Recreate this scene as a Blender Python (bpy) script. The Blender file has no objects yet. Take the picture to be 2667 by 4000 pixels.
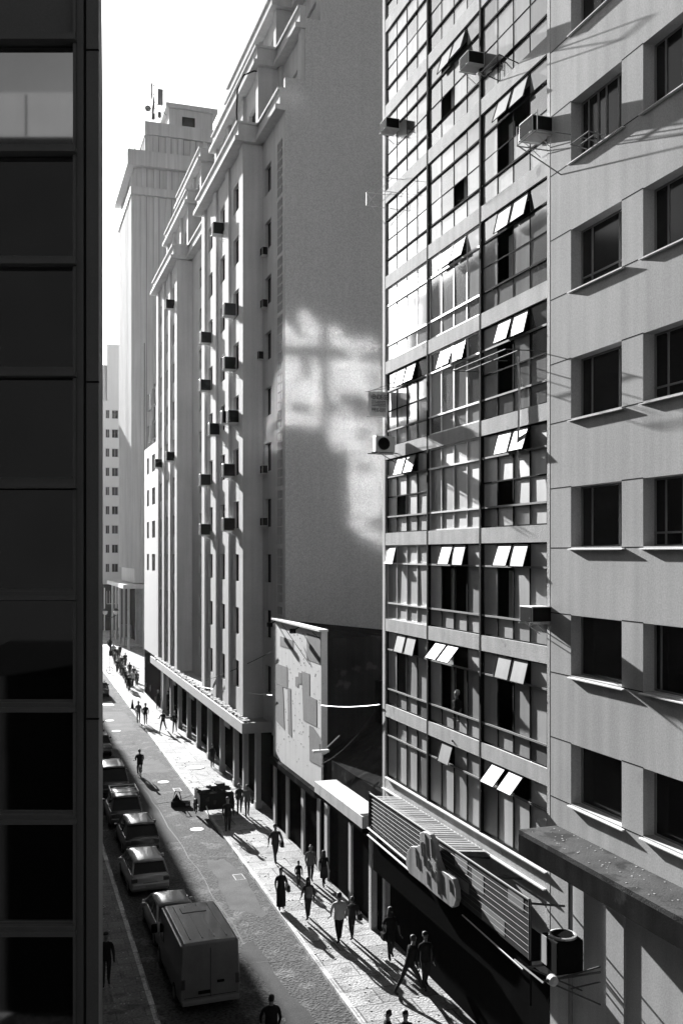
CAUSTIC_ROUGH = 0.06
import bpy, bmesh, math, random
from mathutils import Vector, Matrix
random.seed(7)
R = math.radians
scn = bpy.context.scene
C = scn.collection
# ------------------------------------------------------------------ camera
F = 3850.0; YAW = math.atan(1293.0 / F); H = 14.5; UC = 1333.5; VH = 2160.0
SN, CS = math.sin(YAW), math.cos(YAW)
def ray(u, v):
    return Vector((SN * F + CS * (u - UC), CS * F - SN * (u - UC), VH - v))
def ground(u, v, z=0.0):                  # measured point on a level plane -> x, y
    d = ray(u, v); t = (z - H) / d.z
    return d.x * t, d.y * t
def onx(u, v, X):                          # measured point on a facade plane x = X -> y, z
    d = ray(u, v); t = X / d.x
    return d.y * t, H + d.z * t
def ony(u, v, Y):
    d = ray(u, v); t = Y / d.y
    return d.x * t, H + d.z * t
cd = bpy.data.cameras.new('camera'); cam = bpy.data.objects.new('camera', cd); C.objects.link(cam)
cam.location = (0, 0, H); cam.rotation_euler = (R(90), 0, -YAW)
cd.sensor_fit = 'VERTICAL'; cd.sensor_height = 36; cd.lens = F / 4000 * 36; cd.shift_y = 160 / 4000.0
cd.clip_start = 0.05; cd.clip_end = 3000
scn.camera = cam
# ------------------------------------------------------------------ light
SUN_AZ = 0.10; SUN_EL = R(17.6)            # sun stands over the far end of the street
w = bpy.data.worlds.new('World'); scn.world = w; w.use_nodes = True
nt = w.node_tree; bg = nt.nodes['Background']
sky = nt.nodes.new('ShaderNodeTexSky'); sky.sky_type = 'NISHITA'; sky.sun_disc = False
sky.sun_elevation = SUN_EL
sky.sun_rotation = -math.atan(SUN_AZ)
sky.dust_density = 2.0; sky.air_density = 1.0; sky.ozone_density = 1.0
bw = nt.nodes.new('ShaderNodeRGBToBW')
nt.links.new(sky.outputs[0], bw.inputs[0]); nt.links.new(bw.outputs[0], bg.inputs[0])
bg.inputs[1].default_value = 0.038
sd = bpy.data.lights.new('sun', 'SUN'); sun = bpy.data.objects.new('sun', sd); C.objects.link(sun)
sd.energy = 5.0; sd.angle = R(0.6); sd.color = (1, 1, 1)
hv = Vector((SUN_AZ, -1, 0)).normalized() * math.cos(SUN_EL); sdir = Vector((hv.x, hv.y, -math.sin(SUN_EL)))
sun.rotation_euler = sdir.to_track_quat('-Z', 'Y').to_euler(); sun.location = (-5, 60, 60)
vs = scn.view_settings; vs.view_transform = 'Standard'; vs.look = 'None'; vs.exposure = 2.2; vs.gamma = 1
scn.cycles.max_bounces = 6; scn.cycles.diffuse_bounces = 2; scn.cycles.glossy_bounces = 3
scn.cycles.sample_clamp_indirect = 6.0
scn.cycles.use_denoising = True
# ------------------------------------------------------------------ materials
def mat(name, v, rough=0.8, var=0.25, scale=1.2, streak=0.0, grain=0.15, bump=0.0, spec=0.4, metal=0.0,
        tone=False, gscale=28.0, coat=0.0, stain=None):
    m = bpy.data.materials.new(name); m.use_nodes = True
    n = m.node_tree.nodes; L = m.node_tree.links.new; p = n['Principled BSDF']
    p.inputs['Roughness'].default_value = rough; p.inputs['Metallic'].default_value = metal
    p.inputs['Specular IOR Level'].default_value = spec; p.inputs['Coat Weight'].default_value = coat
    p.inputs['Coat Roughness'].default_value = 0.05
    tc = n.new('ShaderNodeTexCoord')
    def mth(op, a, b):
        q = n.new('ShaderNodeMath'); q.operation = op
        for i, x in enumerate((a, b)):
            if isinstance(x, (int, float)): q.inputs[i].default_value = x
            else: L(x, q.inputs[i])
        return q.outputs[0]
    def noise(sc, det=3, vec=None):
        q = n.new('ShaderNodeTexNoise'); q.inputs['Scale'].default_value = sc; q.inputs['Detail'].default_value = det
        L(vec or tc.outputs['Object'], q.inputs['Vector']); return q.outputs['Fac']
    acc = 1.0
    if var: acc = mth('ADD', mth('MULTIPLY', mth('SUBTRACT', noise(scale, 5), 0.5), var * 2.4), 1.0)
    if streak:
        mp = n.new('ShaderNodeMapping'); mp.inputs['Scale'].default_value = (3.0, 3.0, 0.12); L(tc.outputs['Object'], mp.inputs[0])
        s = mth('ADD', mth('MULTIPLY', mth('SUBTRACT', noise(1.0, 6, mp.outputs[0]), 0.5), streak * 2.6), 1.0)
        acc = mth('MULTIPLY', acc, s)
    if grain:
        g = noise(gscale, 2)
        acc = mth('MULTIPLY', acc, mth('ADD', mth('MULTIPLY', mth('SUBTRACT', g, 0.5), grain * 2.4), 1.0))
        if bump:
            b = n.new('ShaderNodeBump'); b.inputs['Strength'].default_value = bump; b.inputs['Distance'].default_value = 0.02 if name[:4] not in ('worn', 'side') else .05
            L(g, b.inputs['Height']); L(b.outputs[0], p.inputs['Normal'])
    if stain:
        cr = n.new('ShaderNodeMapRange'); cr.inputs[1].default_value = stain[1]; cr.inputs[2].default_value = stain[1] + .06
        cr.inputs[3].default_value = 1; cr.inputs[4].default_value = stain[2]
        L(noise(stain[0], 8), cr.inputs[0]); acc = mth('MULTIPLY', acc, cr.outputs[0])
    if tone:
        at = n.new('ShaderNodeAttribute'); at.attribute_name = 'tone'; acc = mth('MULTIPLY', acc, at.outputs['Fac'])
    val = mth('MAXIMUM', mth('MULTIPLY', acc, v), 0.004)
    L(val, p.inputs['Base Color'])
    return m
M = {}
M['a_wall'] = mat('grey_stucco', .40, .95, .14, .5, .20, .26, .10, spec=.1, stain=(.8, .68, .86))
M['c_slab'] = mat('weathered_concrete', .42, .9, .2, 1.3, .24, .3, .4, spec=.2, stain=(1.4, .66, .62))
M['b_wall'] = mat('pale_render', .43, .95, .14, .6, .2, .2, .2, spec=.15)
M['b_party'] = mat('blank_party_wall_render', .42, .95, .06, .25, .06, .36, .5, gscale=16)
M['b_dark'] = mat('aged_render', .30, .9, .12, .6, .12, .2, .2)
M['tower'] = mat('tower_render', .50, .9, .12, .2, .22, .12)
M['far'] = mat('far_render', .42, .9, .08, .1, .05, .1)
M['ledge'] = mat('pale_stone_ledge', .55, .8, .15, 1.5, 0, .2, .2)
M['mould'] = mat('mouldy_concrete', .055, .95, .5, 1.4, 0, .5, .6, spec=.05, stain=(1.6, .54, .45))
M['dark_frame'] = mat('black_painted_steel', .014, .95, .1, 2, 0, 0, spec=.04)
M['hopper'] = mat('tilted_dusty_pane', .13, .6, .25, 1.5, .3, .1, spec=.2, tone=True)
M['white_frame'] = mat('white_aluminium', .62, .4, .08, 2, 0, 0)
M['grey_frame'] = mat('grey_metal', .17, .8, .15, 3, 0, 0)
M['pane'] = mat('dusty_window_glass', .36, .10, .18, .9, .28, .05, spec=.9, tone=True, coat=1.0)
M['pane_low'] = mat('frosted_window_glass', .50, .45, .2, .9, .30, .08, spec=.5, tone=True)
M['pane'].node_tree.nodes['Principled BSDF'].inputs['Coat IOR'].default_value = 2.0
M['dark_pane'] = mat('dark_window_glass', .008, .12, .1, 1, 0, 0, spec=.25)
M['far_pane'] = mat('dark_recessed_glass', .006, .5, .1, 1, 0, 0, spec=.1)
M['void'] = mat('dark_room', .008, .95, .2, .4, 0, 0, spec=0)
M['curtain'] = mat('curtain_cloth', .28, .9, .2, 1, .6, 0)
M['sheet'] = mat('weathered_roof_sheet', .16, .7, .3, 3, 0, .2, tone=True)
M['board_line'] = mat('sign_board_line', .10, .7, .1, 3, 0, 0)
M['metal_white'] = mat('enamelled_case', .45, .5, .12, 3, .1, 0)
M['metal_rust'] = mat('rusty_steel', .05, .8, .4, 5, 0, 0)
M['grille'] = mat('air_conditioner_grille', .006, .95, .1, 3, 0, 0, spec=.05)
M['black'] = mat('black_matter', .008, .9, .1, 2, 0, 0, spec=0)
M['curtain_wall'] = mat('anodised_dark_cladding', .085, .55, .12, .9, .1, .25, gscale=70)
M['tile'] = mat('pale_facade_tile', .50, .75, .12, .7, .15, .2, stain=(3.0, .70, .6))
M['tile_patch'] = mat('exposed_mortar_patch', .11, .95, .25, 1.2, .2, .35, gscale=12)
M['tile_dark'] = mat('blackened_side_wall', .020, .95, .6, .8, .4, .4, spec=0, stain=(.9, .6, 2.2))  # very dark mottled base colour
M['shop'] = mat('shopfront_shutter', .008, .95, .3, .6, .2, 0, spec=0)  # near-black colour stands for the shade inside the open shops
M['foil'] = mat('crumpled_sheet', .26, .45, .3, 1.5, .9, .1)
M['board'] = mat('striped_sign_board', .035, .7, .4, 1, .2, .2, spec=.1)
M['skin'] = mat('skin', .18, .6, .1, 5, 0, 0)
M['hair'] = mat('hair', .012, .7, 0, 5, 0, 0)
M['rubber'] = mat('tyre_rubber', .02, .8, 0, 5, 0, 0)
M['lamp_glass'] = mat('lamp_glass', .6, .3, 0, 5, 0, 0)
M['chrome'] = mat('bright_metal', .6, .25, 0, 5, 0, 0, metal=.9)
for k_, v_ in (('black_cloth', .02), ('dark_cloth', .035), ('grey_cloth', .12), ('light_cloth', .38), ('white_cloth', .6), ('denim', .05)):
    M[k_] = mat(k_, v_, .95, .2, 6, 0, 0, spec=.02)
def paint(name, v):
    return mat(name, v, .28, .06, 2, 0, 0, spec=.6, coat=.7)
M['car_black'] = paint('black_car_paint', .012); M['car_dark'] = paint('dark_grey_car_paint', .04)
M['car_silver'] = paint('silver_car_paint', .22); M['car_van'] = mat('dusty_white_van_paint', .13, .5, .2, 1.5, .1, .15, coat=.2)
def tiled(name, v, bw_, bh_, mortar, rough=.85, contrast=.5, msize=.02, spec=.4, rot=0):
    m = mat(name, v, rough, .42, 1.1, 0, .7, .7, spec, gscale=12, stain=(1.3, .57, .62))
    n = m.node_tree.nodes; L = m.node_tree.links.new; p = n['Principled BSDF']; p.inputs['Specular IOR Level'].default_value = .1
    src = p.inputs['Base Color'].links[0].from_socket
    tc = n.new('ShaderNodeTexCoord'); mp = n.new('ShaderNodeMapping'); mp.inputs['Rotation'].default_value = (0, 0, rot)
    L(tc.outputs['Object'], mp.inputs[0])
    b = n.new('ShaderNodeTexBrick'); b.inputs['Scale'].default_value = 1; b.inputs['Brick Width'].default_value = bw_
    b.inputs['Row Height'].default_value = bh_; b.inputs['Mortar Size'].default_value = msize
    b.inputs['Color1'].default_value = (1, 1, 1, 1); b.inputs['Color2'].default_value = (1 - contrast,) * 3 + (1,)
    b.inputs['Mortar'].default_value = (mortar,) * 3 + (1,); b.inputs['Bias'].default_value = -.3
    L(mp.outputs[0], b.inputs[0])
    mx = n.new('ShaderNodeMix'); mx.data_type = 'RGBA'; mx.blend_type = 'MULTIPLY'; mx.inputs[0].default_value = 1
    L(src, mx.inputs[6]); L(b.outputs[0], mx.inputs[7]); L(mx.outputs[2], p.inputs['Base Color'])
    return m
M['walk'] = tiled('sidewalk_slabs', .27, 1.9, 1.1, .25, contrast=.5, msize=.025)
M['walk_left'] = tiled('mosaic_pavement', .15, .9, .6, .6, contrast=.35)
M['kerb'] = tiled('granite_kerb', .40, .35, 1.1, .4, contrast=.25)
M['plaza'] = tiled('plaza_paving', .45, 2.4, 1.4, .5, contrast=.3)
M['asphalt'] = mat('worn_asphalt', .060, .95, .40, .45, 0, 1.0, 1.0, spec=.05, gscale=11, stain=(1.1, .56, 1.7))
# ------------------------------------------------------------------ mesh helpers
class MB:
    def __init__(s): s.v = []; s.f = []; s.t = []; s.m = []
    def add(s, vs, fs, tone=1.0, mi=0):
        o = len(s.v); s.v += [tuple(p) for p in vs]
        for f in fs: s.f.append([i + o for i in f]); s.t.append(tone); s.m.append(mi)
        return s
    def box(s, x0, x1, y0, y1, z0, z1, tone=1.0, mi=0):
        v = [(x0, y0, z0), (x1, y0, z0), (x1, y1, z0), (x0, y1, z0), (x0, y0, z1), (x1, y0, z1), (x1, y1, z1), (x0, y1, z1)]
        return s.add(v, [(0, 3, 2, 1), (4, 5, 6, 7), (0, 1, 5, 4), (1, 2, 6, 5), (2, 3, 7, 6), (3, 0, 4, 7)], tone, mi)
    def quad(s, a, b, c, d, tone=1.0, mi=0): return s.add([a, b, c, d], [(0, 1, 2, 3)], tone, mi)
    def tube(s, pts, r, n=6, mi=0, taper=None):
        pts = [Vector(p) for p in pts]; rings = []
        for i, p in enumerate(pts):
            d = (pts[min(i + 1, len(pts) - 1)] - pts[max(i - 1, 0)]).normalized()
            a = d.orthogonal().normalized() if abs(d.z) > .9 else d.cross(Vector((0, 0, 1))).normalized()
            b = d.cross(a); rr = r if taper is None else r * taper[i]
            rings.append([p + (a * math.cos(k * 2 * math.pi / n) + b * math.sin(k * 2 * math.pi / n)) * rr for k in range(n)])
        vs = [q for rg in rings for q in rg]; fs = []
        for i in range(len(pts) - 1):
            for k in range(n): fs.append((i * n + k, i * n + (k + 1) % n, (i + 1) * n + (k + 1) % n, (i + 1) * n + k))
        fs.append(tuple(range(n))[::-1]); fs.append(tuple((len(pts) - 1) * n + k for k in range(n)))
        return s.add(vs, fs, 1.0, mi)
    def lathe(s, c, prof, n=14, axis='z', mi=0):
        vs = []; fs = []
        for (r, h) in prof:
            for k in range(n):
                a = 2 * math.pi * k / n; x, y = r * math.cos(a), r * math.sin(a)
                p = {'z': (x, y, h), 'x': (h, x, y), 'y': (x, h, y)}[axis]
                vs.append((c[0] + p[0], c[1] + p[1], c[2] + p[2]))
        for i in range(len(prof) - 1):
            for k in range(n): fs.append((i * n + k, i * n + (k + 1) % n, (i + 1) * n + (k + 1) % n, (i + 1) * n + k))
        fs.append(tuple(range(n))[::-1]); fs.append(tuple((len(prof) - 1) * n + k for k in range(n)))
        return s.add(vs, fs, 1.0, mi)
    def prism(s, poly, d, mi=0, tone=1.0):            # polygon of 3d points pushed along d
        n = len(poly); d = Vector(d); vs = [Vector(p) for p in poly] + [Vector(p) + d for p in poly]
        fs = [tuple(range(n))[::-1], tuple(range(n, 2 * n))] + [(i, (i + 1) % n, n + (i + 1) % n, n + i) for i in range(n)]
        return s.add(vs, fs, tone, mi)
    def build(s, name, m, parent=None, smooth=False, bevel=0):
        me = bpy.data.meshes.new(name); me.from_pydata(s.v, [], s.f)
        for x in (m if isinstance(m, (list, tuple)) else [m]): me.materials.append(M[x] if isinstance(x, str) else x)
        if isinstance(m, (list, tuple)): me.polygons.foreach_set('material_index', s.m)
        a = me.attributes.new('tone', 'FLOAT', 'FACE'); a.data.foreach_set('value', s.t)
        bm = bmesh.new(); bm.from_mesh(me); bmesh.ops.recalc_face_normals(bm, faces=bm.faces); bm.to_mesh(me); bm.free()
        if smooth: me.polygons.foreach_set('use_smooth', [True] * len(me.polygons))
        o = bpy.data.objects.new(name, me); C.objects.link(o)
        if parent: o.parent = parent
        if bevel:
            b = o.modifiers.new('bevel', 'BEVEL'); b.width = bevel; b.segments = 2; b.limit_method = 'ANGLE'
        return o
def tag(o, label=None, cat=None, group=None, kind=None):
    if label: o['label'] = label
    if cat: o['category'] = cat
    if group: o['group'] = group
    if kind: o['kind'] = kind
    return o
def empty(name, loc=(0, 0, 0), rz=0, label=None, cat=None, group=None):
    o = bpy.data.objects.new(name, None); C.objects.link(o); o.location = loc; o.rotation_euler = (0, 0, rz)
    o.empty_display_size = .3
    return tag(o, label, cat, group)
def copy_tree(o, parent=None):
    c = o.copy(); C.objects.link(c)
    if parent: c.parent = parent
    for ch in [q for q in list(C.objects) if q.parent == o]: copy_tree(ch, c)
    return c
def wallx(mb, X, y0, y1, z0, z1, holes, depth, sgn=1, axis='x'):
    """wall sheet on x = X with rectangular openings (y0,y1,z0,z1) and reveals going in by depth; axis 'y': on y = X"""
    P = (lambda x, y, z: (x, y, z)) if axis == 'x' else (lambda x, y, z: (y, x, z))
    hs = [h for h in holes if h[0] < y1 and h[1] > y0]
    ys = sorted(set([y0, y1] + [min(max(q, y0), y1) for h in hs for q in h[:2]]))
    zs = sorted(set([z0, z1] + [min(max(q, z0), z1) for h in hs for q in h[2:4]]))
    for i in range(len(ys) - 1):
        j = 0
        while j < len(zs) - 1:
            def solid(j):
                cy, cz = (ys[i] + ys[i + 1]) / 2, (zs[j] + zs[j + 1]) / 2
                return not any(h[0] < cy < h[1] and h[2] < cz < h[3] for h in hs)
            if solid(j):
                k = j
                while k + 1 < len(zs) - 1 and solid(k + 1): k += 1
                mb.quad(P(X, ys[i], zs[j]), P(X, ys[i + 1], zs[j]), P(X, ys[i + 1], zs[k + 1]), P(X, ys[i], zs[k + 1])); j = k + 1
            else: j += 1
    D = X + depth * sgn
    for (a, b, c, d) in [h[:4] for h in hs]:
        mb.quad(P(X, a, c), P(D, a, c), P(D, a, d), P(X, a, d)); mb.quad(P(X, b, c), P(D, b, c), P(D, b, d), P(X, b, d))
        mb.quad(P(X, a, c), P(X, b, c), P(D, b, c), P(D, a, c)); mb.quad(P(X, a, d), P(X, b, d), P(D, b, d), P(D, a, d))
def shell(mb, x0, x1, y0, y1, z0, z1, skip=()):
    """closed volume without the faces named in skip"""
    q = {'x0': ((x0, y0, z0), (x0, y1, z0), (x0, y1, z1), (x0, y0, z1)), 'x1': ((x1, y0, z0), (x1, y1, z0), (x1, y1, z1), (x1, y0, z1)),
         'y0': ((x0, y0, z0), (x1, y0, z0), (x1, y0, z1), (x0, y0, z1)), 'y1': ((x0, y1, z0), (x1, y1, z0), (x1, y1, z1), (x0, y1, z1)),
         'z1': ((x0, y0, z1), (x1, y0, z1), (x1, y1, z1), (x0, y1, z1))}
    for k, v in q.items():
        if k not in skip: mb.quad(*v)
def window(parent, X, y0, y1, z0, z1, cols, rows=(), frame='dark_frame', pane='dark_pane', th=.05, dp=.05, sill=None,
           sgn=1, axis='x', tones=None, skip=(), lab=None, name='window'):
    """frame (the window part) with one pane mesh and an optional sill under it; X = outer face of the frame"""
    fr = MB(); pn = MB(); D = X + dp * sgn; G = X + dp * .6 * sgn
    def bx(mb, a, b, c, d, xa, xb, tone=1.0):
        lo, hi = min(xa, xb), max(xa, xb)
        if axis == 'x': mb.box(lo, hi, a, b, c, d, tone)
        else: mb.box(a, b, lo, hi, c, d, tone)
    bx(fr, y0, y1, z0, z0 + th, X, D); bx(fr, y0, y1, z1 - th, z1, X, D)
    bx(fr, y0, y0 + th, z0 + th, z1 - th, X, D); bx(fr, y1 - th, y1, z0 + th, z1 - th, X, D)
    ce = [y0] + [y0 + (y1 - y0) * c for c in cols] + [y1]; re_ = [z0] + [z0 + (z1 - z0) * r for r in rows] + [z1]
    for c in ce[1:-1]: bx(fr, c - th / 2, c + th / 2, z0 + th, z1 - th, X + .004 * sgn, D - .004 * sgn)
    for r in re_[1:-1]: bx(fr, y0 + th, y1 - th, r - th / 2, r + th / 2, X + .002 * sgn, D - .002 * sgn)
    for i in range(len(ce) - 1):
        for j in range(len(re_) - 1):
            if (i, j) in skip: continue
            t = tones(i, j) if tones else 1.0
            k = [random.uniform(-.006, .006) for _ in range(3)]
            pts = [(G + k[0], ce[i], re_[j]), (G + k[1], ce[i + 1], re_[j]), (G + k[2], ce[i + 1], re_[j + 1]), (G + k[0] + k[2] - k[1], ce[i], re_[j + 1])]
            if axis != 'x': pts = [(p[1], p[0], p[2]) for p in pts]
            pn.quad(*pts, tone=t)
    w_ = fr.build(name, frame, parent)
    if lab: w_['label'] = lab
    if pn.f: pn.build('pane', pane, w_)
    if sill:
        s_ = MB(); o, t = sill; bx(s_, y0 - .1, y1 + .1, z0 - t, z0 - .003, X - o * sgn, X - .002 * sgn)
        s_.build('sill', 'ledge', w_)
    return w_
# ================================================================== ground
g = MB().quad((-900, -300, -.16), (900, -300, -.16), (900, 1500, -.16), (-900, 1500, -.16)).build('ground', 'asphalt'); tag(g, kind='structure')
KR = lambda y: 10.05 + .006 * y                       # right kerb line drifts slightly off the facades
KL = 4.4
g = MB().quad((KL - .1, -30, -.12), (KR(-30) + .1, -30, -.12), (KR(150) + .1, 150, -.12), (KL - .1, 150, -.12)).build('road', 'asphalt'); tag(g, kind='structure')
mb = MB(); n = 30
for i in range(n):
    a, b = -30 + 6.2 * i, -30 + 6.2 * (i + 1)
    mb.quad((KR(a) + .16, a, 0), (16, a, 0), (16, b, 0), (KR(b) + .16, b, 0))
mb.quad((16, 104.3, 0), (40, 104.3, 0), (40, 156, 0), (16, 156, 0)); tag(mb.build('sidewalk', 'walk'), kind='structure')
mb = MB()
for i in range(n):
    a, b = -30 + 6.2 * i, -30 + 6.2 * (i + 1)
    mb.add([(KR(a), a, -.14), (KR(b), b, -.14), (KR(b), b, .004), (KR(a), a, .004), (KR(a) + .17, a, .004), (KR(b) + .17, b, .004)], [(0, 1, 2, 3), (3, 2, 5, 4)])
tag(mb.build('kerb', 'kerb'), kind='structure')
mb = MB().quad((-8, -30, 0), (KL - .16, -30, 0), (KL - .16, 156, 0), (-8, 156, 0)); tag(mb.build('sidewalk', 'walk_left'), kind='structure')
mb = MB().box(KL - .17, KL, -30, 156, -.14, .004); tag(mb.build('kerb', 'kerb'), kind='structure')
mb = MB().quad((-60, 150, -.10), (80, 150, -.10), (80, 400, -.10), (-60, 400, -.10)); tag(mb.build('plaza', 'plaza'), kind='structure')
# relaid strips and patches of the asphalt, worn dashes, manhole covers
M['asphalt_new'] = mat('darker_relaid_asphalt', .045, .95, .4, 1, 0, .6, .5, spec=.05); M['asphalt_old'] = mat('pale_worn_asphalt', .078, .95, .4, 1, 0, .6, .5, spec=.05)
M['asphalt_seam'] = mat('tarred_seam', .012, .9, .2, 2, 0, 0); M['worn_paint'] = mat('worn_road_paint', .5, .8, .3, 3, 0, .3); M['iron'] = mat('cast_iron', .16, .5, .3, 9, 0, 0, metal=.5)
def patch(pts, m, z=-.116):
    o = []
    for i in range(len(pts)):
        a, b = Vector(pts[i]), Vector(pts[(i + 1) % len(pts)])
        for k in range(6): 
            p = a.lerp(b, k / 6); o.append((p.x + random.uniform(-.16, .16), p.y + random.uniform(-.4, .4), z))
    mb = MB(); mb.add(o, [tuple(range(len(o)))]); ob = mb.build('road', m); tag(ob, kind='structure')
patch([(8.6, 40), (9.9, 38.5), (9.9, 46), (8.9, 47)], 'asphalt_old'); patch([(7.6, 66), (10, 66), (10, 70), (7.4, 71)], 'asphalt_old')
patch([(7.2, 50), (8.2, 50), (8.0, 63), (7.3, 63)], 'asphalt_new'); patch([(8.0, 27), (9.0, 27), (8.7, 36), (8.1, 36)], 'asphalt_new')
patch([(7.0, 82), (9.9, 82), (10, 92), (7.0, 93)], 'asphalt_old'); patch([(5.0, 96), (9.5, 97), (9.5, 99), (5, 98.5)], 'worn_paint', -.112)
patch([(7.4, 76), (9, 76.3), (9, 77), (7.4, 76.8)], 'asphalt_new', -.112)
for (u, v) in ((430, 2815), (455, 2856), (770, 3240), (640, 3055)):
    x, y = ground(u, v, -.12)
    tag(MB().lathe((x, y, -.118), [(.36, 0), (.36, .012), (.31, .016)], 18).build('manhole_cover', 'worn_paint' if v != 3055 else 'iron'),
        {2815: 'farthest pale manhole cover in the road behind the cyclist', 2856: 'pale manhole cover just beyond the cyclist', 3240: 'small bright manhole cover in mid road past the handcart',
         3055: 'dull iron manhole cover between the cyclist and the handcart'}[v], 'manhole cover', 'manhole covers in the road')
for (u, v, r) in ((765, 2999, .62),):
    x, y = ground(u, v); tag(MB().lathe((x, y, .002), [(r, 0), (r, .02), (r - .05, .03)], 20).build('manhole_cover', 'iron'), 'large dark oval manhole cover on the sunlit sidewalk before the cart', 'manhole cover', 'manhole covers in the sidewalk')
rs = random.Random(21)
for (a, b, wd) in (((7.9, 62), (8.3, 36), .02), ((6.9, 92), (7.6, 66), .02), ((7.3, 47), (9.9, 46.6), .02), ((7.6, 57), (10, 57.6), .02), ((7.0, 34.5), (9.9, 34), .02)):
    mb = MB(); a, b = Vector(a), Vector(b); q = [a.lerp(b, i / 14) + Vector((rs.uniform(-.07, .07), rs.uniform(-.07, .07))) for i in range(15)]
    for p, r_ in zip(q, q[1:]):
        d = (r_ - p).normalized(); d = Vector((-d.y, d.x)) * wd; mb.quad(*[(w_.x, w_.y, -.112) for w_ in (p - d, r_ - d, r_ + d, p + d)])
    tag(mb.build('road_crack', 'asphalt_seam'), kind='structure')
for y in (43.2, 60.5):
    mb = MB(); mb.box(9.55, 10.0, y, y + .8, -.119, -.108)
    for i in range(6): mb.box(9.58, 9.97, y + .06 + .12 * i, y + .12 + .12 * i, -.108, -.104, 1, 1)
    tag(mb.build('drain_grate', ['iron', 'black']), 'iron drain grate at the right kerb %s the handcart' % ('nearer than' if y < 50 else 'beyond'), 'drain', 'drain grates along the right kerb')
# long crack across the road to the kerb
mb = MB(); px = [(600, 3142), (680, 3130), (735, 3112), (790, 3095), (760, 3105)]
pts = [Vector(ground(u, v, -.11) + (0,)) for u, v in px[:4]]
for a, b in zip(pts, pts[1:]):
    for k in range(5):
        p, q = a.lerp(b, k / 5), a.lerp(b, (k + 1) / 5); d = Vector((-(q - p).y, (q - p).x, 0)).normalized() * .025
        mb.quad(*[(w_.x, w_.y, -.113) for w_ in (p - d, q - d, q + d, p + d)])
tag(mb.build('road_crack', 'black'), kind='structure')
# litter and rubble on the sidewalk edge
M['rubble'] = mat('crumbs_of_paving', .3, .9, .6, 3, 0, .3)
mb = MB()
for i in range(520):
    y = random.uniform(26, 70); x = KR(y) + abs(random.gauss(.75, .25)) if i % 3 else random.uniform(KR(y) + .2, 13)
    s = random.choice((.006, .008, .012, .02, .03))
    if y > 45: s *= 1.3
    mb.box(x - s, x + s, y - s * 1.6, y + s, .0, s * .7, random.uniform(.3, 1.4))
tag(mb.build('rubble', 'rubble'), kind='stuff')
mb = MB()
for i in range(260):
    y = random.uniform(28, 60); x = random.uniform(2.2, 4.2); s = random.uniform(.01, .03)
    mb.box(x - s, x + s, y - s, y + s, 0, .01, 1)
tag(mb.build('litter', 'light_cloth'), kind='stuff')

# ================================================================== grey building A (right foreground)
A = empty('grey_office_building', (13.4, 8, 0), 0, 'plain grey stucco building nearest the camera with deep dark windows and sloping sills', 'building')
AX = 13.4; off = Vector((-13.4, -8, 0))
A.location = (0, 0, 0)
holes = []
for k in range(-2, 7):
    for i in range(5):
        yh = 21.74 - 2.99 * i; holes.append((yh - 2.18, yh, 14.65 + 3.24 * k, 16.17 + 3.24 * k))
gh = [(15.9, 19.6, .2, 3.0), (10.5, 14.8, .2, 3.0)]
mb = MB(); wallx(mb, AX, 6, 22.75, 0, 40, holes + gh, .3); shell(mb, AX, 26, 6, 22.74, 0, 40, ('x0', 'y1'))
wall_a = mb
for y in (19.75, 15.3): mb.box(AX - .06, AX - .001, y - .35, y + .35, 0, 7.2)
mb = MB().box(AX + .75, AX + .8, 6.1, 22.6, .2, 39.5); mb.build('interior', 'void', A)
mb = wall_a
for k in range(-2, 7):
    for z in (14.65 + 3.24 * k - .02, 16.17 + 3.24 * k + .01):
        ys = [22.74] + [q for i in range(5) for q in (21.74 - 2.99 * i, 21.74 - 2.99 * i - 2.18)]
        for a, b in zip(ys[0::2], ys[1::2]): mb.box(AX - .0035, AX + .01, b, a, z - .012, z + .012, 1, 1)
mb.build('wall', ['a_wall', 'dark_frame'], A)
rs = random.Random(3)
for (a, b, c, d) in holes:
    k = round((c - 14.65) / 3.24)
    cols = [(.27, .55, .82), (.3, .62), (.27, .5, .66, .85), (.25, .78)][rs.randrange(4)] if k > -1 else [(.16,), (.15, .9)][rs.randrange(2)]
    w_ = window(A, AX + .3, a, b, c, d, cols, (.2,) if rs.random() < .6 and k >= 0 else (), 'grey_frame', 'dark_pane', .045, .05)
    s_ = MB(); zt = c
    s_.prism([(AX - .085, a - .12, c - .075), (AX + .29, a - .12, c - .075), (AX + .29, a - .12, c + .004), (AX - .085, a - .12, c - .05)], (0, b - a + .18, 0)); s_.build('sill', 'ledge', w_)
# canopy over the shop of A
cz = 7.45
mb = MB().box(12.28, 13.398, 6, 22.4, cz - .12, cz, 1, 0); mb.box(12.28, 12.36, 6, 22.4, cz - .62, cz - .12, 1, 1)
mb.box(12.36, 13.398, 22.32, 22.4, cz - .62, cz - .12, 1, 1)
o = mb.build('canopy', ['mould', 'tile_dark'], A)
mb = MB()
for i in range(160):
    y = random.uniform(8, 22.3); x = random.uniform(12.4, 13.35); s = random.uniform(.004, .02); mb.box(x - s, x + s, y - s * 1.5, y + s, cz, cz + s * .7, random.uniform(.3, 1))
tag(mb.build('litter', 'rubble', A), kind='stuff')
for y in (21.6, 17.0, 12.6): MB().tube([(13.3, y, cz - .12), (13.3, y, .1)], .06).build('downpipe', 'grey_frame', A)

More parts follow.
